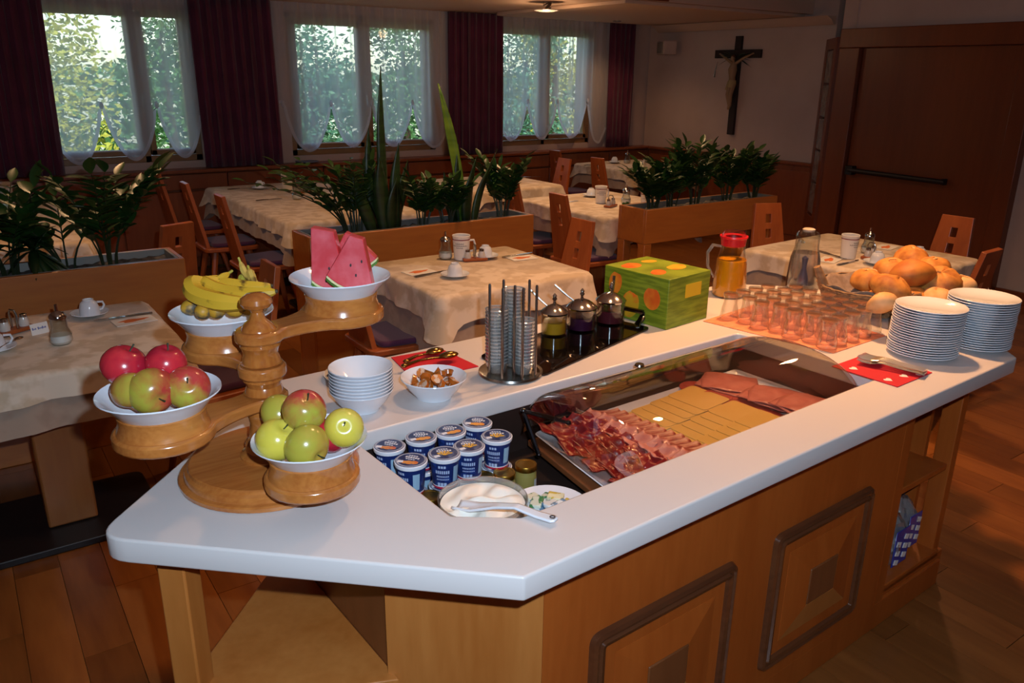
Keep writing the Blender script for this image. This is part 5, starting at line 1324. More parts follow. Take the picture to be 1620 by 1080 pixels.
for i in range(5):
    for j in range(7):
        u = 2.168 + i * 0.0655 + (0.018 if j % 2 else 0); v = 1.262 + j * 0.061
        if i == 4 and j == 6: continue
        p = uv(u + RND.uniform(-0.003, 0.003), v + RND.uniform(-0.003, 0.003), ZC_ + 0.0022)
        rown = ['nearest the forks', 'second from the forks', 'third from the forks', 'middle', 'third from the carton', 'second from the carton', 'nearest the carton'][j]
        lb = 'upturned tumbler on peach cloth, row %s, %s from left' % (rown, ORD[i])
        if tb is None:
            tb = thing('tumbler', lb, 'glass', p, 0, 'upturned tumblers'); TB.build('glass_body', M_TUMB, tb); TBB.build('thick_base', M_TUMT, tb)
        else: dup(tb, p, RND.uniform(0, 6), lb)

# ---- plate stacks
PR = 0.098
PL_ = MB().lathe([(0, 0.003), (0.055, 0.003), (0.057, 0.0), (0.060, 0.0), (0.063, 0.004), (0.075, 0.0085), (PR, 0.0125), (PR + 0.0005, 0.0145), (PR - 0.001, 0.0155), (0.075, 0.0115), (0.062, 0.007), (0, 0.006)], 48)
p0 = None
for (u, v, n, nm, lx) in ((2.352, 1.060, 20, 'nearer stack beside the forks', 0.010), (2.565, 1.003, 21, 'farther stack at the counter corner', 0.006)):
    for k in range(n):
        p = uv(u + lx * (k / n) ** 2 + RND.uniform(-.001, .001), v + RND.uniform(-.001, .001), ZC_ + k * 0.0072)
        lb = 'white porcelain plate in the %s, %s' % (nm, 'topmost' if k == n - 1 else 'bottom one' if k == 0 else ORD[k] + ' from the bottom')
        if p0 is None: p0 = PL_.build('plate', M_PORC, None, p); tag(p0, lb, 'plate', 'stacked plates')
        else: dup(p0, p, 0, lb)

# ---- red napkin with white hearts and the forks
q = [uv(2.03, 1.150), uv(2.027, 0.958), uv(2.212, 0.958), uv(2.218, 1.152)]
t = thing('heart_napkin', 'red paper napkin with white hearts under the forks', 'napkin', uv(2.12, 1.055, ZC_), ANG)
MB().box((0, 0, 0.0012), (0.188, 0.194, 0.0022)).build('paper', M_RED, t)
for (hx, hy, rz) in ((0.02, 0.06, 0), (0.075, -0.01, 0.2), (-0.065, -0.055, 0), (0.0, -0.065, -0.2), (-0.06, 0.05, 0.3), (0.05, -0.085, 0.1), (0.07, 0.08, 0)):
    pts = []
    for k in range(20):
        a = 2 * pi * k / 20; x = 16 * sin(a) ** 3; y = 13 * cos(a) - 5 * cos(2 * a) - 2 * cos(3 * a) - cos(4 * a); pts.append((hx + x * 0.0008, hy + y * 0.0008))
    MB().prism(pts, 0.0023, 0.0027).build('white_heart', M_WHITE, t, smooth=0)
fk = None
fa, fb = at(1462, 596, ZC_), at(1352, 571, ZC_)
d = fb - fa; ang_f = atan2(d.y, d.x)
for k in range(8):
    n_ = Vector((-d.y, d.x, 0)).normalized()
    p = fa + n_ * ((k % 4) * 0.012 - 0.022) + Vector((0, 0, 0.004 + (k // 4) * 0.009 + 0.002 * (k % 4)))
    lb = 'silver fork on the heart napkin, %s of the %s layer from the edge side' % (ORD[k % 4], 'lower' if k < 4 else 'upper')
    rz = ang_f + (k % 4 - 1.5) * 0.035
    if fk is None:
        fk = thing('fork', lb, 'fork', p, rz, 'forks on the heart napkin'); M_FK = mat('silver', '#e0d8c8', 0.28, 1.0)
        MB().tube([(0, 0, 0.002), (0.012, 0, 0.003), (0.06, 0, 0.004), (0.105, 0, 0.008), (0.12, 0, 0.007)], [0.007, 0.0062, 0.0045, 0.0035, 0.005], 8, flat=0.5).build('handle', M_FK, fk)
        hd_ = MB().tube([(0.118, 0, 0.007), (0.128, 0, 0.005), (0.138, 0, 0.003)], [0.006, 0.0105, 0.0105], 8, flat=0.25)
        for s in (-1.5, -0.5, 0.5, 1.5): hd_.tube([(0.136, s * 0.0055, 0.003), (0.16, s * 0.0058, 0.003), (0.176, s * 0.0055, 0.007)], [0.0019, 0.0017, 0.0008], 6)
        hd_.build('tines', M_FK, fk)
    else: dup(fk, p, rz, lb)

# ---- bread basket
bk = uv(2.668, 1.42, ZC_)
t = thing('bread_basket', 'woven brown bread basket with a tall twisted handle on its left', 'basket', bk)
M_WICK = mat('wicker', '#7c5c3c', 0.8, color2='#9a7a54', nscale=50)
wk = MB()
for k in range(13):
    u_ = k / 12; rr = 0.115 + 0.055 * u_ ** 0.7; pts = []
    for j in range(49):
        a = 2 * pi * j / 48; w_ = 0.003 * (1 if (j + k) % 2 else -1); pts.append(((rr + w_) * cos(a) * 1.05, (rr + w_) * sin(a), 0.006 + k * 0.0072))
    wk.tube(pts, 0.0042, 5, cap=False)
wk.build('woven_wall', M_WICK, t)
MB().lathe([(0, 0.002), (0.105, 0.002), (0.108, 0.006), (0, 0.008)], 32).build('bottom', M_WICK, t)
hL = -ROW_R * 0.155; hL.z = 0
MB().tube([hL * 0.93 + Vector((0, 0, 0.03)), hL * 1.05 + Vector((0, 0, 0.09)), hL * 1.18 + Vector((0, 0, 0.13)), hL * 1.26 + Vector((0, 0, 0.155))], [0.014, 0.016, 0.015, 0.012], 10).build('handle', M_WICK, t)
cl_ = MB()
def f(a, b_):
    th = 2 * pi * a; return Vector((0.160 * cos(th) * (0.5 + 0.5 * b_), 0.155 * sin(th) * (0.5 + 0.5 * b_), 0.03 + 0.068 * b_ ** 1.5 + 0.006 * sin(th * 9) * b_))
tag(cl_.grid(f, 60, 8, closed=True).build('basket_cloth', mat('pale_liner', '#8c7a6c', 0.9, color2='#7a685a', nscale=60), None, bk, solid=0.003), 'grey brown cloth lining the bread basket', 'cloth')
M_ROLL = mat('roll_crust', '#cc8a3c', 0.65, color2='#9c5a20', nscale=22, bump=0.3, bscale=30); M_ROLL2 = mat('roll_pale', '#e0b480', 0.7, color2='#d09c60', nscale=20, bump=0.2, bscale=30); M_ROLL3 = mat('roll_dark', '#a0561c', 0.6, color2='#bc782e', nscale=18, bump=0.3, bscale=30)
def roll(px, py, z, r, m, label, kind=0, seed=0, rx=0.0):
    r = (r[0] * 1.42, r[1] * 1.42)
    t = thing('bread_roll', label, 'bread roll', at(px, py, z - 0.022), seed * 1.3, 'bread rolls in the basket', (rx, 0.2 * (seed % 3 - 1), seed * 1.3))
    def f(a, b_):
        th = 2 * pi * a; ph = pi * b_ - pi / 2; k = 1.0
        if kind == 1: k -= 0.16 * math.exp(-((sin(th * 2.5 + 1.3 * sin(ph))) / 0.25) ** 2) * max(0, sin(ph)) 
        k += 0.035 * sin(2 * th + seed) + 0.03 * sin(3 * th + 2 * ph + seed) + 0.02 * sin(5 * ph + seed) - 0.09 * math.exp(-((sin(th + 0.4 * ph + seed)) / 0.16) ** 2) * max(0, sin(ph)) ** 0.7
        rz_ = 0.78 if ph > 0 else 0.55
        return Vector((r[0] * cos(th) * cos(ph) * k, r[1] * sin(th) * cos(ph) * k, (r[0] + r[1]) / 2 * rz_ * sin(ph) * k))
    MB().grid(f, 30, 18, closed=True).build('crust', m, t, smooth=80)
    if kind == 0:
        sc = MB(); 
        pts = [Vector((r[0] * 0.6 * (u / 6 - 1), r[1] * 0.12 * sin(u), (r[0] + r[1]) / 2 * 0.78 * sqrt(max(0, 1 - (0.6 * (u / 6 - 1)) ** 2)) - 0.001)) for u in range(13)]
        sc.tube(pts, [0.0005 + 0.004 * sin(pi * u / 12) for u in range(13)], 6, flat=0.4).build('score_mark', M_ROLL2, t)
roll(1400, 475, 0.985, (0.045, 0.04), M_ROLL, 'bread roll at the lower left of the basket next to the pale one', 0, 1)
roll(1438, 478, 0.975, (0.05, 0.042), M_ROLL, 'bread roll low in the middle of the basket behind the plates', 0, 2)
roll(1480, 478, 0.98, (0.05, 0.045), M_ROLL2, 'bread roll low at the right of the basket behind the plates', 1, 3)
roll(1374, 446, 1.01, (0.045, 0.042), M_ROLL, 'golden roll at the far left of the basket', 0, 4)
roll(1410, 432, 1.04, (0.055, 0.045), M_ROLL, 'long golden roll at the upper left of the pile', 0, 5)
roll(1408, 460, 1.035, (0.05, 0.045), M_ROLL, 'scored golden roll in the front of the pile', 1, 6, 0.5)
roll(1443, 437, 1.055, (0.055, 0.052), M_ROLL3, 'dark brown roll in the centre of the pile', 0, 7, 0.4)
roll(1443, 412, 1.05, (0.05, 0.045), M_ROLL, 'roll at the very top back of the pile', 0, 8)
roll(1487, 449, 1.03, (0.054, 0.05), M_ROLL, 'star-scored kaiser roll at the right of the pile', 1, 9, 0.5)
roll(1475, 428, 1.03, (0.05, 0.045), M_ROLL, 'golden roll behind the kaiser roll', 0, 10)
roll(1518, 455, 1.02, (0.04, 0.04), M_ROLL2, 'small pale roll at the right edge of the basket', 0, 11)
roll(1396, 481, 1.03, (0.032, 0.034), M_ROLL2, 'smallest pale roll hanging over the front rim of the basket', 0, 12, 0.6)

# ================================================================ IN THE COOLED WELL
ZW = 0.7155
# yogurt cups: eight on eight
M_YW = mat('cup_white', '#dfe2ea', 0.25); M_YB = mat('cup_blue', '#16275e', 0.35, color2='#223c80', nscale=60, contrast=(0.5, 0.6)); M_YL = mat('lid_blue', '#22305c', 0.3, color2='#5a6a90', nscale=70, contrast=(0.5, 0.7)); M_YR = mat('cup_red_band', '#b01c3c', 0.35)
fruits = {'strawberry': '#b83040', 'orange': '#d8802c', 'banana': '#d8a828', 'peach': '#d0603a'}
def yogurt(p, rz, fr, label, top):
    t = thing('yogurt_cup', label, 'yogurt cup', p, rz, 'yogurt cups')
    MB().lathe([(0, 0.0), (0.0265, 0.0), (0.0275, 0.002), (0.0335, 0.070), (0.0335, 0.072), (0, 0.072)], 28).build('cup_wall', M_YB, t)
    MB().lathe([(0.0335, 0.0665), (0.0362, 0.067), (0.0370, 0.0695), (0.0370, 0.0755), (0.0355, 0.0765), (0, 0.0765)], 32).build('white_rim', M_YW, t)
    ld = MB().lathe([(0, 0.0768), (0.0350, 0.0768), (0.0350, 0.0774), (0, 0.0775)], 32).build('foil_lid', M_YL, t)
    rg = MB().lathe([(0.0300, 0.0776), (0.0340, 0.0776), (0.0340, 0.0779), (0.0300, 0.0779), (0.0300, 0.0776)], 32).build('silver_ring_print', mat('silver_print', '#9aa0b0', 0.35), ld)
    mf = mat('fruit_print_' + fr, fruits[fr], 0.4, color2='#e0b050', nscale=50)
    if fr == 'banana':
        m_ = MB()
        for k in range(5):
            a = 0.5 + k * 0.5; m_.prism([(0.002 * cos(a + 1.57), -0.012 + 0.002 * sin(a + 1.57)), (0.018 * cos(a - 0.14), -0.012 + 0.018 * sin(a - 0.14)), (0.021 * cos(a), -0.012 + 0.021 * sin(a)), (0.016 * cos(a + 0.25), -0.012 + 0.016 * sin(a + 0.25)), (-0.002 * cos(a + 1.57), -0.012 - 0.002 * sin(a + 1.57))], 0.0779, 0.0784)
        m_.build('fruit_print', mf, ld, smooth=0)
    else:
        m_ = MB()
        for (x, y, r) in ((0.002, -0.014, 0.0095), (0.014, -0.011, 0.0085), (-0.009, -0.016, 0.007)): m_.prism([(x + r * cos(k * pi / 8), y + r * 0.85 * sin(k * pi / 8)) for k in range(16)], 0.0779, 0.0784 + x * 0.01)
        m_.build('fruit_print', mf, ld, smooth=0)
    MB().box((-0.018, -0.016, 0.0782), (0.013, 0.010, 0.0006), rot=0.3).build('white_tab_print', M_YW, ld, smooth=0)
    tx = MB()
    for row in range(3):
        for k in range(6 if row == 1 else 4): tx.box((-0.015 + k * 0.0058 + (0.004 if row != 1 else 0), 0.018 - row * 0.0085, 0.0781), (0.0042, 0.0055 if row == 1 else 0.003, 0.0005))
    tx.build('lid_lettering', M_YW, ld, smooth=0)
    # side prints
    sd = MB()
    def onwall(a, z, w, h, dr=0.0006):
        for q in range(2):
            a0 = a + (q - 1) * w / 2; a1 = a + q * w / 2
            def R_(zz): return 0.0276 + (zz / 0.07) * 0.0060 + dr
            sd.add([(R_(z) * cos(a0), R_(z) * sin(a0), z), (R_(z) * cos(a1), R_(z) * sin(a1), z), (R_(z + h) * cos(a1), R_(z + h) * sin(a1), z + h), (R_(z + h) * cos(a0), R_(z + h) * sin(a0), z + h)], [(0, 1, 2, 3)])
    for row, (z, h, n, w) in enumerate(((0.054, 0.006, 3, 0.14), (0.040, 0.008, 7, 0.10), (0.031, 0.004, 8, 0.07), (0.024, 0.003, 8, 0.07), (0.008, 0.009, 3, 0.2))):
        for k in range(n):
            onwall(-1.75 + (k - n / 2) * (w + 0.05), z, w, h)
    sd.build('side_lettering', mat('pale_blue_print', '#a8b8d8', 0.4), t, smooth=0)
    sd = MB(); onwall(-0.75, 0.016, 0.5, 0.040); sd.build('nutrition_label', mat('label_blue', '#8fb0c8', 0.4), t, smooth=0)
    MB().lathe([(0.0279, 0.001), (0.0283, 0.001), (0.0288, 0.0065), (0.0284, 0.0065)], 28).build('red_band', M_YR, t)
    MB().lathe([(0.0284, 0.0062), (0.0288, 0.0062), (0.0289, 0.008), (0.0285, 0.008)], 28).build('white_band', M_YW, t)
    return t
cols = [0.818, 0.902, 0.978, 1.060]
ytop = [[(616, 704, 'strawberry'), (666, 690, 'orange'), (713, 680, 'orange'), (755, 667, 'orange')], [(650, 727, 'peach'), (703, 716, 'banana'), (742, 704, 'banana'), (786, 688, 'banana')]]
protos = {}
ZY2 = ZW + 0.0778 + 0.0008
for rw in range(2):
    for k in range(4):
        px, py, fr = ytop[rw][k]
        p = at(px, py, ZY2 + 0.0775)
        where = '%s row, %s from left' % (['back', 'front'][rw], ORD[k])
        for lv in (0, 1):
            q = Vector((p.x, p.y, ZW + (ZY2 - ZW) * lv)); rz = -0.62 + RND.uniform(-0.35, 0.35)
            lb = 'blue yogurt cup, %s picture lid, %s layer, %s' % (fr, 'upper' if lv else 'lower', where)
            if fr not in protos: protos[fr] = yogurt(q, rz, fr, lb, lv)
            else: dup(protos[fr], q, rz, lb)
# small jars
jp = None
M_MUST = mat('mustard', '#8c8044', 0.3, coat=0.4)
for k, (px, py, zt_, lb) in enumerate(((832, 733, 0.80, 'small jar with gold lid and label, right of the yogurt cups'), (798, 746, 0.79, 'small jar with gold lid in front of the right yogurt cups'), (764, 752, 0.78, 'small jar with gold lid mostly hidden behind the glass bowl'), (680, 783, 0.79, 'small jar with gold lid left of the glass bowl'))):
    p = at(px, py, zt_); hh = 0.082
    p.z = max(ZW, zt_ - hh)
    q = at(px, py, p.z + hh); p.x, p.y = q.x, q.y
    if jp is None:
        jp = thing('small_jar', lb, 'jar', p, 0, 'small jars with gold lids')
        MB().lathe([(0, 0), (0.024, 0), (0.026, 0.003), (0.026, 0.060), (0.022, 0.067), (0.022, 0.070), (0, 0.070)], 24).build('jar_body', M_MUST, jp)
        MB().lathe([(0.0255, 0.068), (0.0265, 0.069), (0.0265, 0.080), (0.0255, 0.082), (0.021, 0.082), (0.020, 0.081), (0, 0.081)], 28).build('gold_lid', M_GOLD, jp)
        sd = MB(); sd.grid(lambda a, b_: Vector((0.0264 * cos(-1.3 + a * 1.1), 0.0264 * sin(-1.3 + a * 1.1), 0.012 + 0.036 * b_)), 6, 1).build('label', mat('jar_label', '#b0b4b4', 0.5), jp)
    else: dup(jp, p, RND.uniform(-0.6, 0.6), lb)
# glass bowl of quark with ladle
br = 0.876; p = at(760, 791, br) + uv(0.010, 0.006, 0); bh = br - ZW
gb = thing('glass_bowl', 'large round glass bowl of white quark in the near corner of the well', 'bowl', (p.x, p.y, ZW))
MB().lathe([(0, 0.0), (0.045, 0.0), (0.055, 0.01), (0.082, bh * 0.45), (0.090, bh * 0.8), (0.091, bh), (0.088, bh), (0.086, bh * 0.8), (0.078, bh * 0.45), (0.05, 0.016), (0, 0.01)], 48).build('glass_wall', mat('bowl_glass', '#ffffff', 0.03, trans=1.0, ior=1.2) if False else M_DG, gb)
M_QUARK = mat('quark', '#e4dfd4', 0.45, sub=0.1)
def f(a, b_):
    th = 2 * pi * a; r = 0.0855 * b_; x, y = r * cos(th), r * sin(th)
    z = bh * 0.92 + 0.007 * sin(70 * x + 40 * y + 2 * sin(60 * y)) * (1 - b_ ** 4) + 0.004 * sin(120 * y - 40 * x) * (1 - b_ ** 3)
    return Vector((x, y, z))
q = MB().grid(f, 60, 22, closed=True); q.lathe([(0.0855, bh * 0.92), (0.084, bh * 0.7), (0.077, bh * 0.45), (0.05, 0.02), (0, 0.014)], 60)
tag(q.build('quark', M_QUARK, gb), 'creamy white quark')
la = at(722, 795, br - 0.006); lb_ = at(880, 822, ZC_ + 0.010)
d = lb_ - la
ld = thing('serving_ladle', 'white porcelain spoon resting in the quark with its handle over the worktop', 'spoon', la)
P_ = [Vector((0, 0, -0.010)), d * 0.2 + Vector((0, 0, -0.006)), d * 0.42 + Vector((0, 0, 0.008)), d * 0.62 + Vector((0, 0, 0.014)), d * 0.82 + Vector((0, 0, 0.004)), d * 0.97, d * 1.0]
sd_ = d.cross(Vector((0, 0, 1))).normalized()
hm = MB()
def hf(a, b_):
    t = b_ * 6; i = min(5, int(t)); c = P_[i].lerp(P_[i + 1], t - i); W_ = [0.017, 0.019, 0.011, 0.009, 0.010, 0.011, 0.006]; w_ = W_[i] + (W_[i + 1] - W_[i]) * (t - i)
    x = (a - .5) * 2; cup = 0.010 * max(0, 1 - b_ * 3)
    return c + sd_ * x * w_ + Vector((0, 0, cup * x * x - cup * 0.2))
hm.grid(hf, 6, 30).build('spoon_body', M_PORC, ld, solid=0.005)
hp = d * 0.965
MB().lathe([(0.0035, 0.004), (0.0055, 0.0045), (0.0055, 0.0055), (0.0035, 0.006)], 16, c=hp).build('hanging_hole', M_INK, ld)
# butter portions on an upturned dish
bp_ = at(870, 796, 0.79)
rm = MB().lathe([(0.05, 0.0), (0.048, 0.0), (0.034, 0.045), (0.03, 0.055), (0, 0.057)], 24).build('upturned_dish', M_PORC, None, (bp_.x, bp_.y, ZW)); tag(rm, 'white upturned dish under the butter plate', 'dish')
tag(PLT.build('small_plate', M_PORC, None, (bp_.x, bp_.y, ZW + 0.0575)), 'white plate of wrapped butter portions beside the glass bowl', 'plate')
bm_ = [mat('butter_wrap_green', '#c8d0c0', 0.35, color2='#3a7a4a', nscale=45, contrast=(0.5, 0.55)), mat('butter_wrap_blue', '#d0d8dc', 0.35, color2='#5a80a0', nscale=45, contrast=(0.5, 0.56)), mat('butter_wrap_yellow', '#d8d4b0', 0.35, color2='#c0a840', nscale=45, contrast=(0.5, 0.56))]
BB = [None] * 3
for k in range(11):
    a = k * 2.4; rr = 0.050 * sqrt((k % 7 + 0.5) / 7); lv = 0 if k < 7 else 1; c_ = k % 3
    q = Vector((bp_.x + rr * cos(a), bp_.y + rr * sin(a), ZW + 0.0575 + 0.013 + lv * 0.010)); rt = (RND.uniform(-0.15, 0.15), RND.uniform(-0.15, 0.15), RND.uniform(0, 3))
    lb = '%s wrapped butter portion on the white plate' % ['green', 'blue', 'yellow'][c_]
    if BB[c_] is None: BB[c_] = tag(MB().box((0, 0, 0), (0.036, 0.026, 0.009)).build('butter_portion', bm_[c_], None, q, rt, bevel=0.002), lb, 'butter portion', lb + 's')
    else: dup(BB[c_], q, rot=rt)

# ---- cold cut platter under the acrylic hood
ptr = thing('platter_frame', 'dark wooden frame carrying the cold cut platter in the well', 'frame', uv(0, 0, ZW), ANG)
def fu(v): return 1.142 + (v - 1.15) * 0.16
MB().prism([(fu(1.04), 1.04), (2.055, 1.04), (2.055, 1.50), (fu(1.50), 1.50)], 0.033, 0.050).build('board', W_DARKCAB, ptr, bevel=0.003)
for (a_, b_) in ((1.2, 1.08), (2.0, 1.08), (1.25, 1.46), (2.0, 1.46)): MB().box((a_, b_, 0.0165), (0.03, 0.03, 0.033)).build('foot', W_DARKCAB, ptr)
plt_ = thing('serving_platter', 'long white platter covered with sliced meats and cheese', 'platter', uv(0, 0, ZW + 0.051), ANG)
def ft(o): return [(fu(1.05) + o + 0.012, 1.048 + o), (2.045 - o, 1.048 + o), (2.045 - o, 1.49 - o), (fu(1.49) + o + 0.012, 1.49 - o)]
pm_ = MB(); levels = [(0.020, 0.0), (0.010, 0.012), (0.0, 0.020), (0.002, 0.022), (0.016, 0.012), (0.026, 0.006)]
vs = []; 
for o_, z_ in levels: vs += [Vector((x, y, z_)) for x, y in rounded(ft(o_), 0.02, 4)]
n = len(rounded(ft(0), 0.02, 4)); fs2 = [(j * n + i, j * n + (i + 1) % n, (j + 1) * n + (i + 1) % n, (j + 1) * n + i) for j in range(len(levels) - 1) for i in range(n)]
fs2 += [tuple(range(n - 1, -1, -1)), tuple((len(levels) - 1) * n + i for i in range(n))]
pm_.add(vs, fs2).build('platter_body', M_PORC, plt_, smooth=50)
ZP = ZW + 0.051 + 0.0065
M_SPECK = mat('speck', '#8e161e', 0.35, color2='#a8302e', nscale=24, contrast=(0.4, 0.8), coat=0.2); M_SPF = mat('speck_fat', '#b46a5e', 0.4)
M_HAM = mat('ham', '#cf8078', 0.4, color2='#dd9a90', nscale=26, contrast=(0.4, 0.65), coat=0.2); M_HAM2 = mat('cooked_ham', '#cd8076', 0.4, color2='#c06a62', nscale=40, contrast=(0.45, 0.7), coat=0.2)
M_BAC = mat('bacon', '#9c3c34', 0.4, color2='#d8a08a', nscale=10, stretch=(1, 6, 1), contrast=(0.45, 0.55)); M_SAL = mat('salami', '#9a2c28', 0.4, color2='#b04a40', nscale=70)
M_CHE = mat('cheese', '#d8b45a', 0.45, color2='#e0c070', nscale=5, sub=0.05); M_PAPER = mat('film_sheet', '#cfd0c4', 0.35)
def slice_bm(w, d, wav, fold, seed, n=10, th=None):
    R = random.Random(seed); a1, a2, a3 = [R.uniform(0, 6) for _ in range(3)]
    def f(a, b_):
        x = (a - .5) * w; y = (b_ - .5) * d
        e = max(abs(a - .5), abs(b_ - .5)) * 2; k = 1 - 0.10 * e ** 6 * (abs(a - .5) * abs(b_ - .5) * 4)
        z = wav * (sin(x / w * 7 + a1) + 0.7 * sin(y / d * 9 + a2)) * 0.5 + wav * 0.4 * sin((x + y) / w * 12 + a3) + fold * abs(a - .5) * 2
        return Vector((x * k, y * k, z + wav * 1.3))
    return MB().grid(f, n, n)
def lay(store, mk, u, v, z, rz, label, rx=0, ry=0):
    p = uv(u, v, z)
    if store[0] is None:
        store[0] = mk(); store[0].location = p; store[0].rotation_euler = (rx, ry, rz + ANG); store[0]['label'] = label; return store[0]
    return dup(store[0], p, label=label, rot=(rx, ry, rz + ANG))
# speck rosettes
SP0 = [None]; SPK = [None]
def mk_speck(seed):
    def mk():
        o = thing('speck_slice', 'x', 'cured ham slice', (0, 0, 0), 0, 'folded speck slices')
        slice_bm(0.062, 0.058, 0.005, 0.012, seed, 10).build('meat', M_SPECK, o, solid=0.0015, smooth=60)
        MB().tube([(-0.031, -0.026, 0.02), (-0.033, 0, 0.026), (-0.031, 0.026, 0.02)], [0.0006, 0.0016, 0.0006], 6, flat=0.6).build('fat_rim', M_SPF, o)
        return o
    return mk
stores = [[None], [None], [None]]
i_ = 0
for r_ in range(8):
    for c_ in range(4):
        v = 1.465 - r_ * 0.054; u = fu(v) + 0.055 + c_ * 0.041 + 0.012 * (r_ % 2)
        where = '%s row from the back, %s from the left' % (ORD[r_], ORD[c_])
        lay(stores[i_ % 3], mk_speck(40 + i_ % 3), u, v, ZP + 0.004 + 0.003 * (3 - c_) + 0.002 * r_ * 0.3, RND.uniform(-0.5, 0.5), 'dark red folded speck slice, ' + where, RND.uniform(0.1, 0.5), RND.uniform(-0.35, 0.1)); i_ += 1
# pink ham row
st1 = [None]
def mk_h():
    o = slice_bm(0.075, 0.07, 0.006, 0.008, 77, 10).build('ham_slice', M_HAM, None, solid=0.0015, smooth=60); return tag(o, 'x', 'ham slice', 'pale ham slices')
for r_ in range(9): lay(st1, mk_h, 1.385 + 0.01 * (r_ % 2), 1.465 - r_ * 0.047, ZP + 0.006 + 0.001 * r_, RND.uniform(-0.3, 0.3), 'pale pink ham slice between speck and bacon, %s from the back' % ORD[r_], 0.18, -0.1)
st1b = [None]
def mk_b():
    o = slice_bm(0.085, 0.038, 0.004, 0.004, 78, 8).build('bacon_slice', M_BAC, None, solid=0.003, smooth=60); return tag(o, 'x', 'bacon slice', 'shingled bacon slices')
for r_ in range(15): lay(st1b, mk_b, 1.452 + 0.004 * (r_ % 3), 1.468 - r_ * 0.0285, ZP + 0.008 + 0.0008 * r_, -0.25 + RND.uniform(-0.1, 0.1), 'red and white shingled bacon slice, %s from the back' % ORD[r_], 0.35, 0.05)
# cheese
st2 = [None]
def mk_c():
    o = MB().prism(rounded([(-0.06, -0.07), (0.06, -0.07), (0.06, 0.07), (-0.06, 0.07)], 0.014), 0, 0.0028).build('cheese_slice', M_CHE, None, bevel=0.0008); return tag(o, 'x', 'cheese slice', 'yellow cheese slices')
pp_ = tag(MB().prism(rounded([(0, 0), (0.32, 0), (0.32, 0.40), (0, 0.40)], 0.01), 0, 0.0008).build('greaseproof_sheet', M_PAPER, None, uv(1.49, 1.065, ZP + 0.001), (0, 0, ANG)), 'translucent greaseproof sheet under the cheese', 'paper')
for c_, v in enumerate((1.385, 1.235, 1.145)):
    for k in range(6):
        lay(st2, mk_c, 1.555 + k * 0.038, v + (k % 2) * 0.004, ZP + 0.0025 + k * 0.0032 + (2 - c_) * 0.0 + c_ * 0.003, RND.uniform(-0.04, 0.04), 'square yellow cheese slice, %s row from the back, %s from the left' % (ORD[c_], ORD[k]), 0, -0.03)
# salami band and large ham slices
st3 = [None]
def mk_s():
    o = MB().lathe([(0, 0), (0.042, 0), (0.043, 0.001), (0.042, 0.002), (0, 0.0022)], 24).build('salami_slice', M_SAL, None); return tag(o, 'x', 'salami slice', 'dark salami slices')
for k in range(9): lay(st3, mk_s, 1.80 + 0.004 * (k % 2), 1.455 - k * 0.045, ZP + 0.008 + 0.001 * (k % 3) + 0.010, 0, 'dark red salami slice in the band right of the cheese, %s from the back' % ORD[k], 0.03, -0.05)
st4 = [None]
def mk_l():
    o = slice_bm(0.16, 0.17, 0.0035, 0.0, 90, 12).build('cooked_ham_slice', M_HAM2, None, solid=0.002, smooth=60); return tag(o, 'x', 'ham slice', 'large cooked ham slices')
for k, (u, v, rz, nm) in enumerate(((1.895, 1.40, 0.2, 'lower slice at the back'), (1.905, 1.405, 0.6, 'upper slice at the back'), (1.90, 1.245, 0.1, 'lower slice in the middle'), (1.91, 1.235, 0.5, 'upper slice in the middle'), (1.90, 1.135, -0.1, 'lower slice at the front'), (1.915, 1.13, 0.2, 'upper slice at the front'))):
    lay(st4, mk_l, u, v, ZP + 0.020 + 0.004 * k, rz, 'large pink cooked ham slice at the right of the platter, ' + nm, 0.02, 0.03)
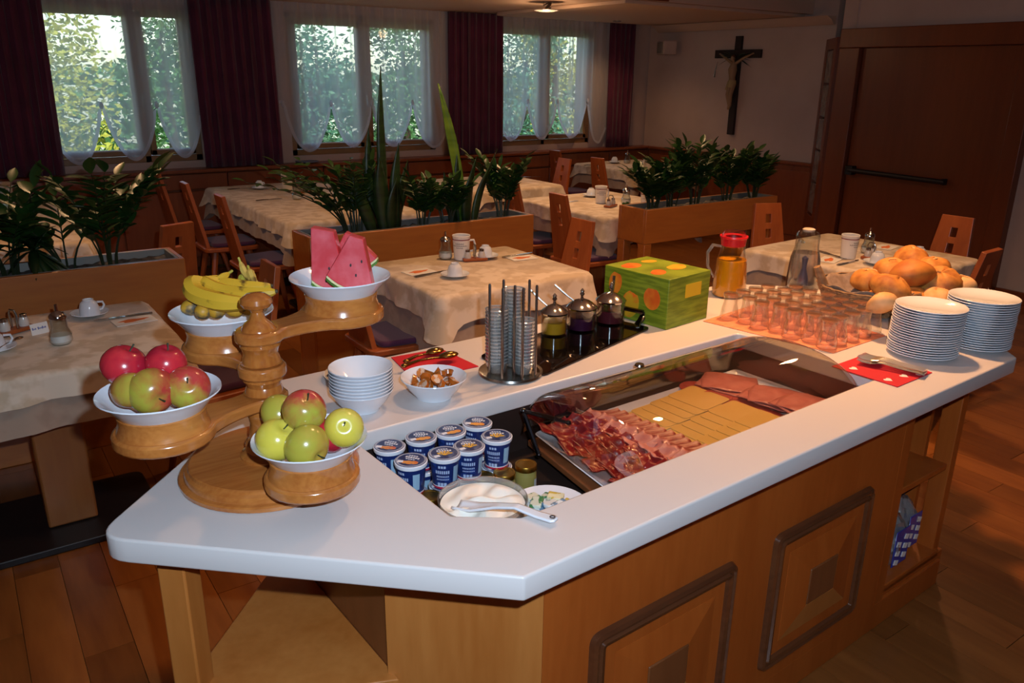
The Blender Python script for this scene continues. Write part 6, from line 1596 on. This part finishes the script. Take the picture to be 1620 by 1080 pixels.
# acrylic hood
hd0 = thing('acrylic_hood', 'clear acrylic roll hood over the cold cut platter', 'hood', uv(0, 0, 0), ANG)
prof = [(1.500, 0.795), (1.482, 0.86), (1.455, 0.905), (1.41, 0.932), (1.35, 0.950), (1.28, 0.960), (1.20, 0.958), (1.135, 0.945), (1.085, 0.925), (1.050, 0.90), (1.032, 0.87), (1.026, 0.80)]
def smoothp(P, k=4):
    out = []
    for i in range(len(P) - 1):
        p0 = P[max(0, i - 1)]; p1 = P[i]; p2 = P[i + 1]; p3 = P[min(len(P) - 1, i + 2)]
        for j in range(k):
            t = j / k
            out.append(tuple(0.5 * (2 * p1[q] + (p2[q] - p0[q]) * t + (2 * p0[q] - 5 * p1[q] + 4 * p2[q] - p3[q]) * t * t + (3 * p1[q] - p0[q] - 3 * p2[q] + p3[q]) * t ** 3) for q in (0, 1)))
    out.append(P[-1]); return out
sp_ = smoothp(prof); us = [1.165, 1.168, 1.18, 1.20] + [1.2 + 0.125 * k for k in range(1, 7)] + [1.965, 1.985, 1.997, 2.0]
def shr(u):   # round the ends
    e = min(u - 1.165, 2.0 - u); return 1 - 0.10 * max(0, 1 - e / 0.035) ** 2
mbh = MB(); vs = []
for u in us:
    k = shr(u)
    for (v, z) in sp_: vs.append(Vector((u, 1.27 + (v - 1.27) * (1 - (1 - k) * 0.6), 0.80 + (z - 0.80) * k)))
n = len(sp_); fs3 = [(i * n + j, i * n + j + 1, (i + 1) * n + j + 1, (i + 1) * n + j) for i in range(len(us) - 1) for j in range(n - 1)]
mbh.add(vs, fs3).build('shell', M_ACRYL, hd0, smooth=60)
for u in (1.165, 2.0):
    k = shr(u); vs = [Vector((u, 1.27 + (v - 1.27) * (1 - (1 - k) * 0.6), 0.80 + (z - 0.80) * k)) for (v, z) in sp_]
    MB().add(vs, [tuple(range(n)) if u < 1.5 else tuple(range(n - 1, -1, -1))]).build('end_wall', M_ACRYL, hd0, smooth=0)
hk = mat('dark_bracket', '#4a4a50', 0.2, 1.0)
MB().tube([(1.150, 1.46, 0.875), (1.175, 1.40, 0.875), (1.215, 1.36, 0.862)], [0.007, 0.010, 0.006], 8, flat=0.5).tube([(1.150, 1.46, 0.875), (1.150, 1.43, 0.83), (1.155, 1.40, 0.775)], [0.006, 0.007, 0.006], 8).ball((1.150, 1.46, 0.875), 0.008, 10, 8).ball((1.215, 1.36, 0.862), 0.007, 10, 8).ball((1.155, 1.40, 0.775), 0.007, 10, 8).build('hinge_bracket', hk, hd0)
MB().lathe([(0, 0), (0.014, 0.001), (0.012, 0.006), (0, 0.008)], 20, c=(1.52, 1.42, 0.93)).build('knob', M_STEEL, hd0)
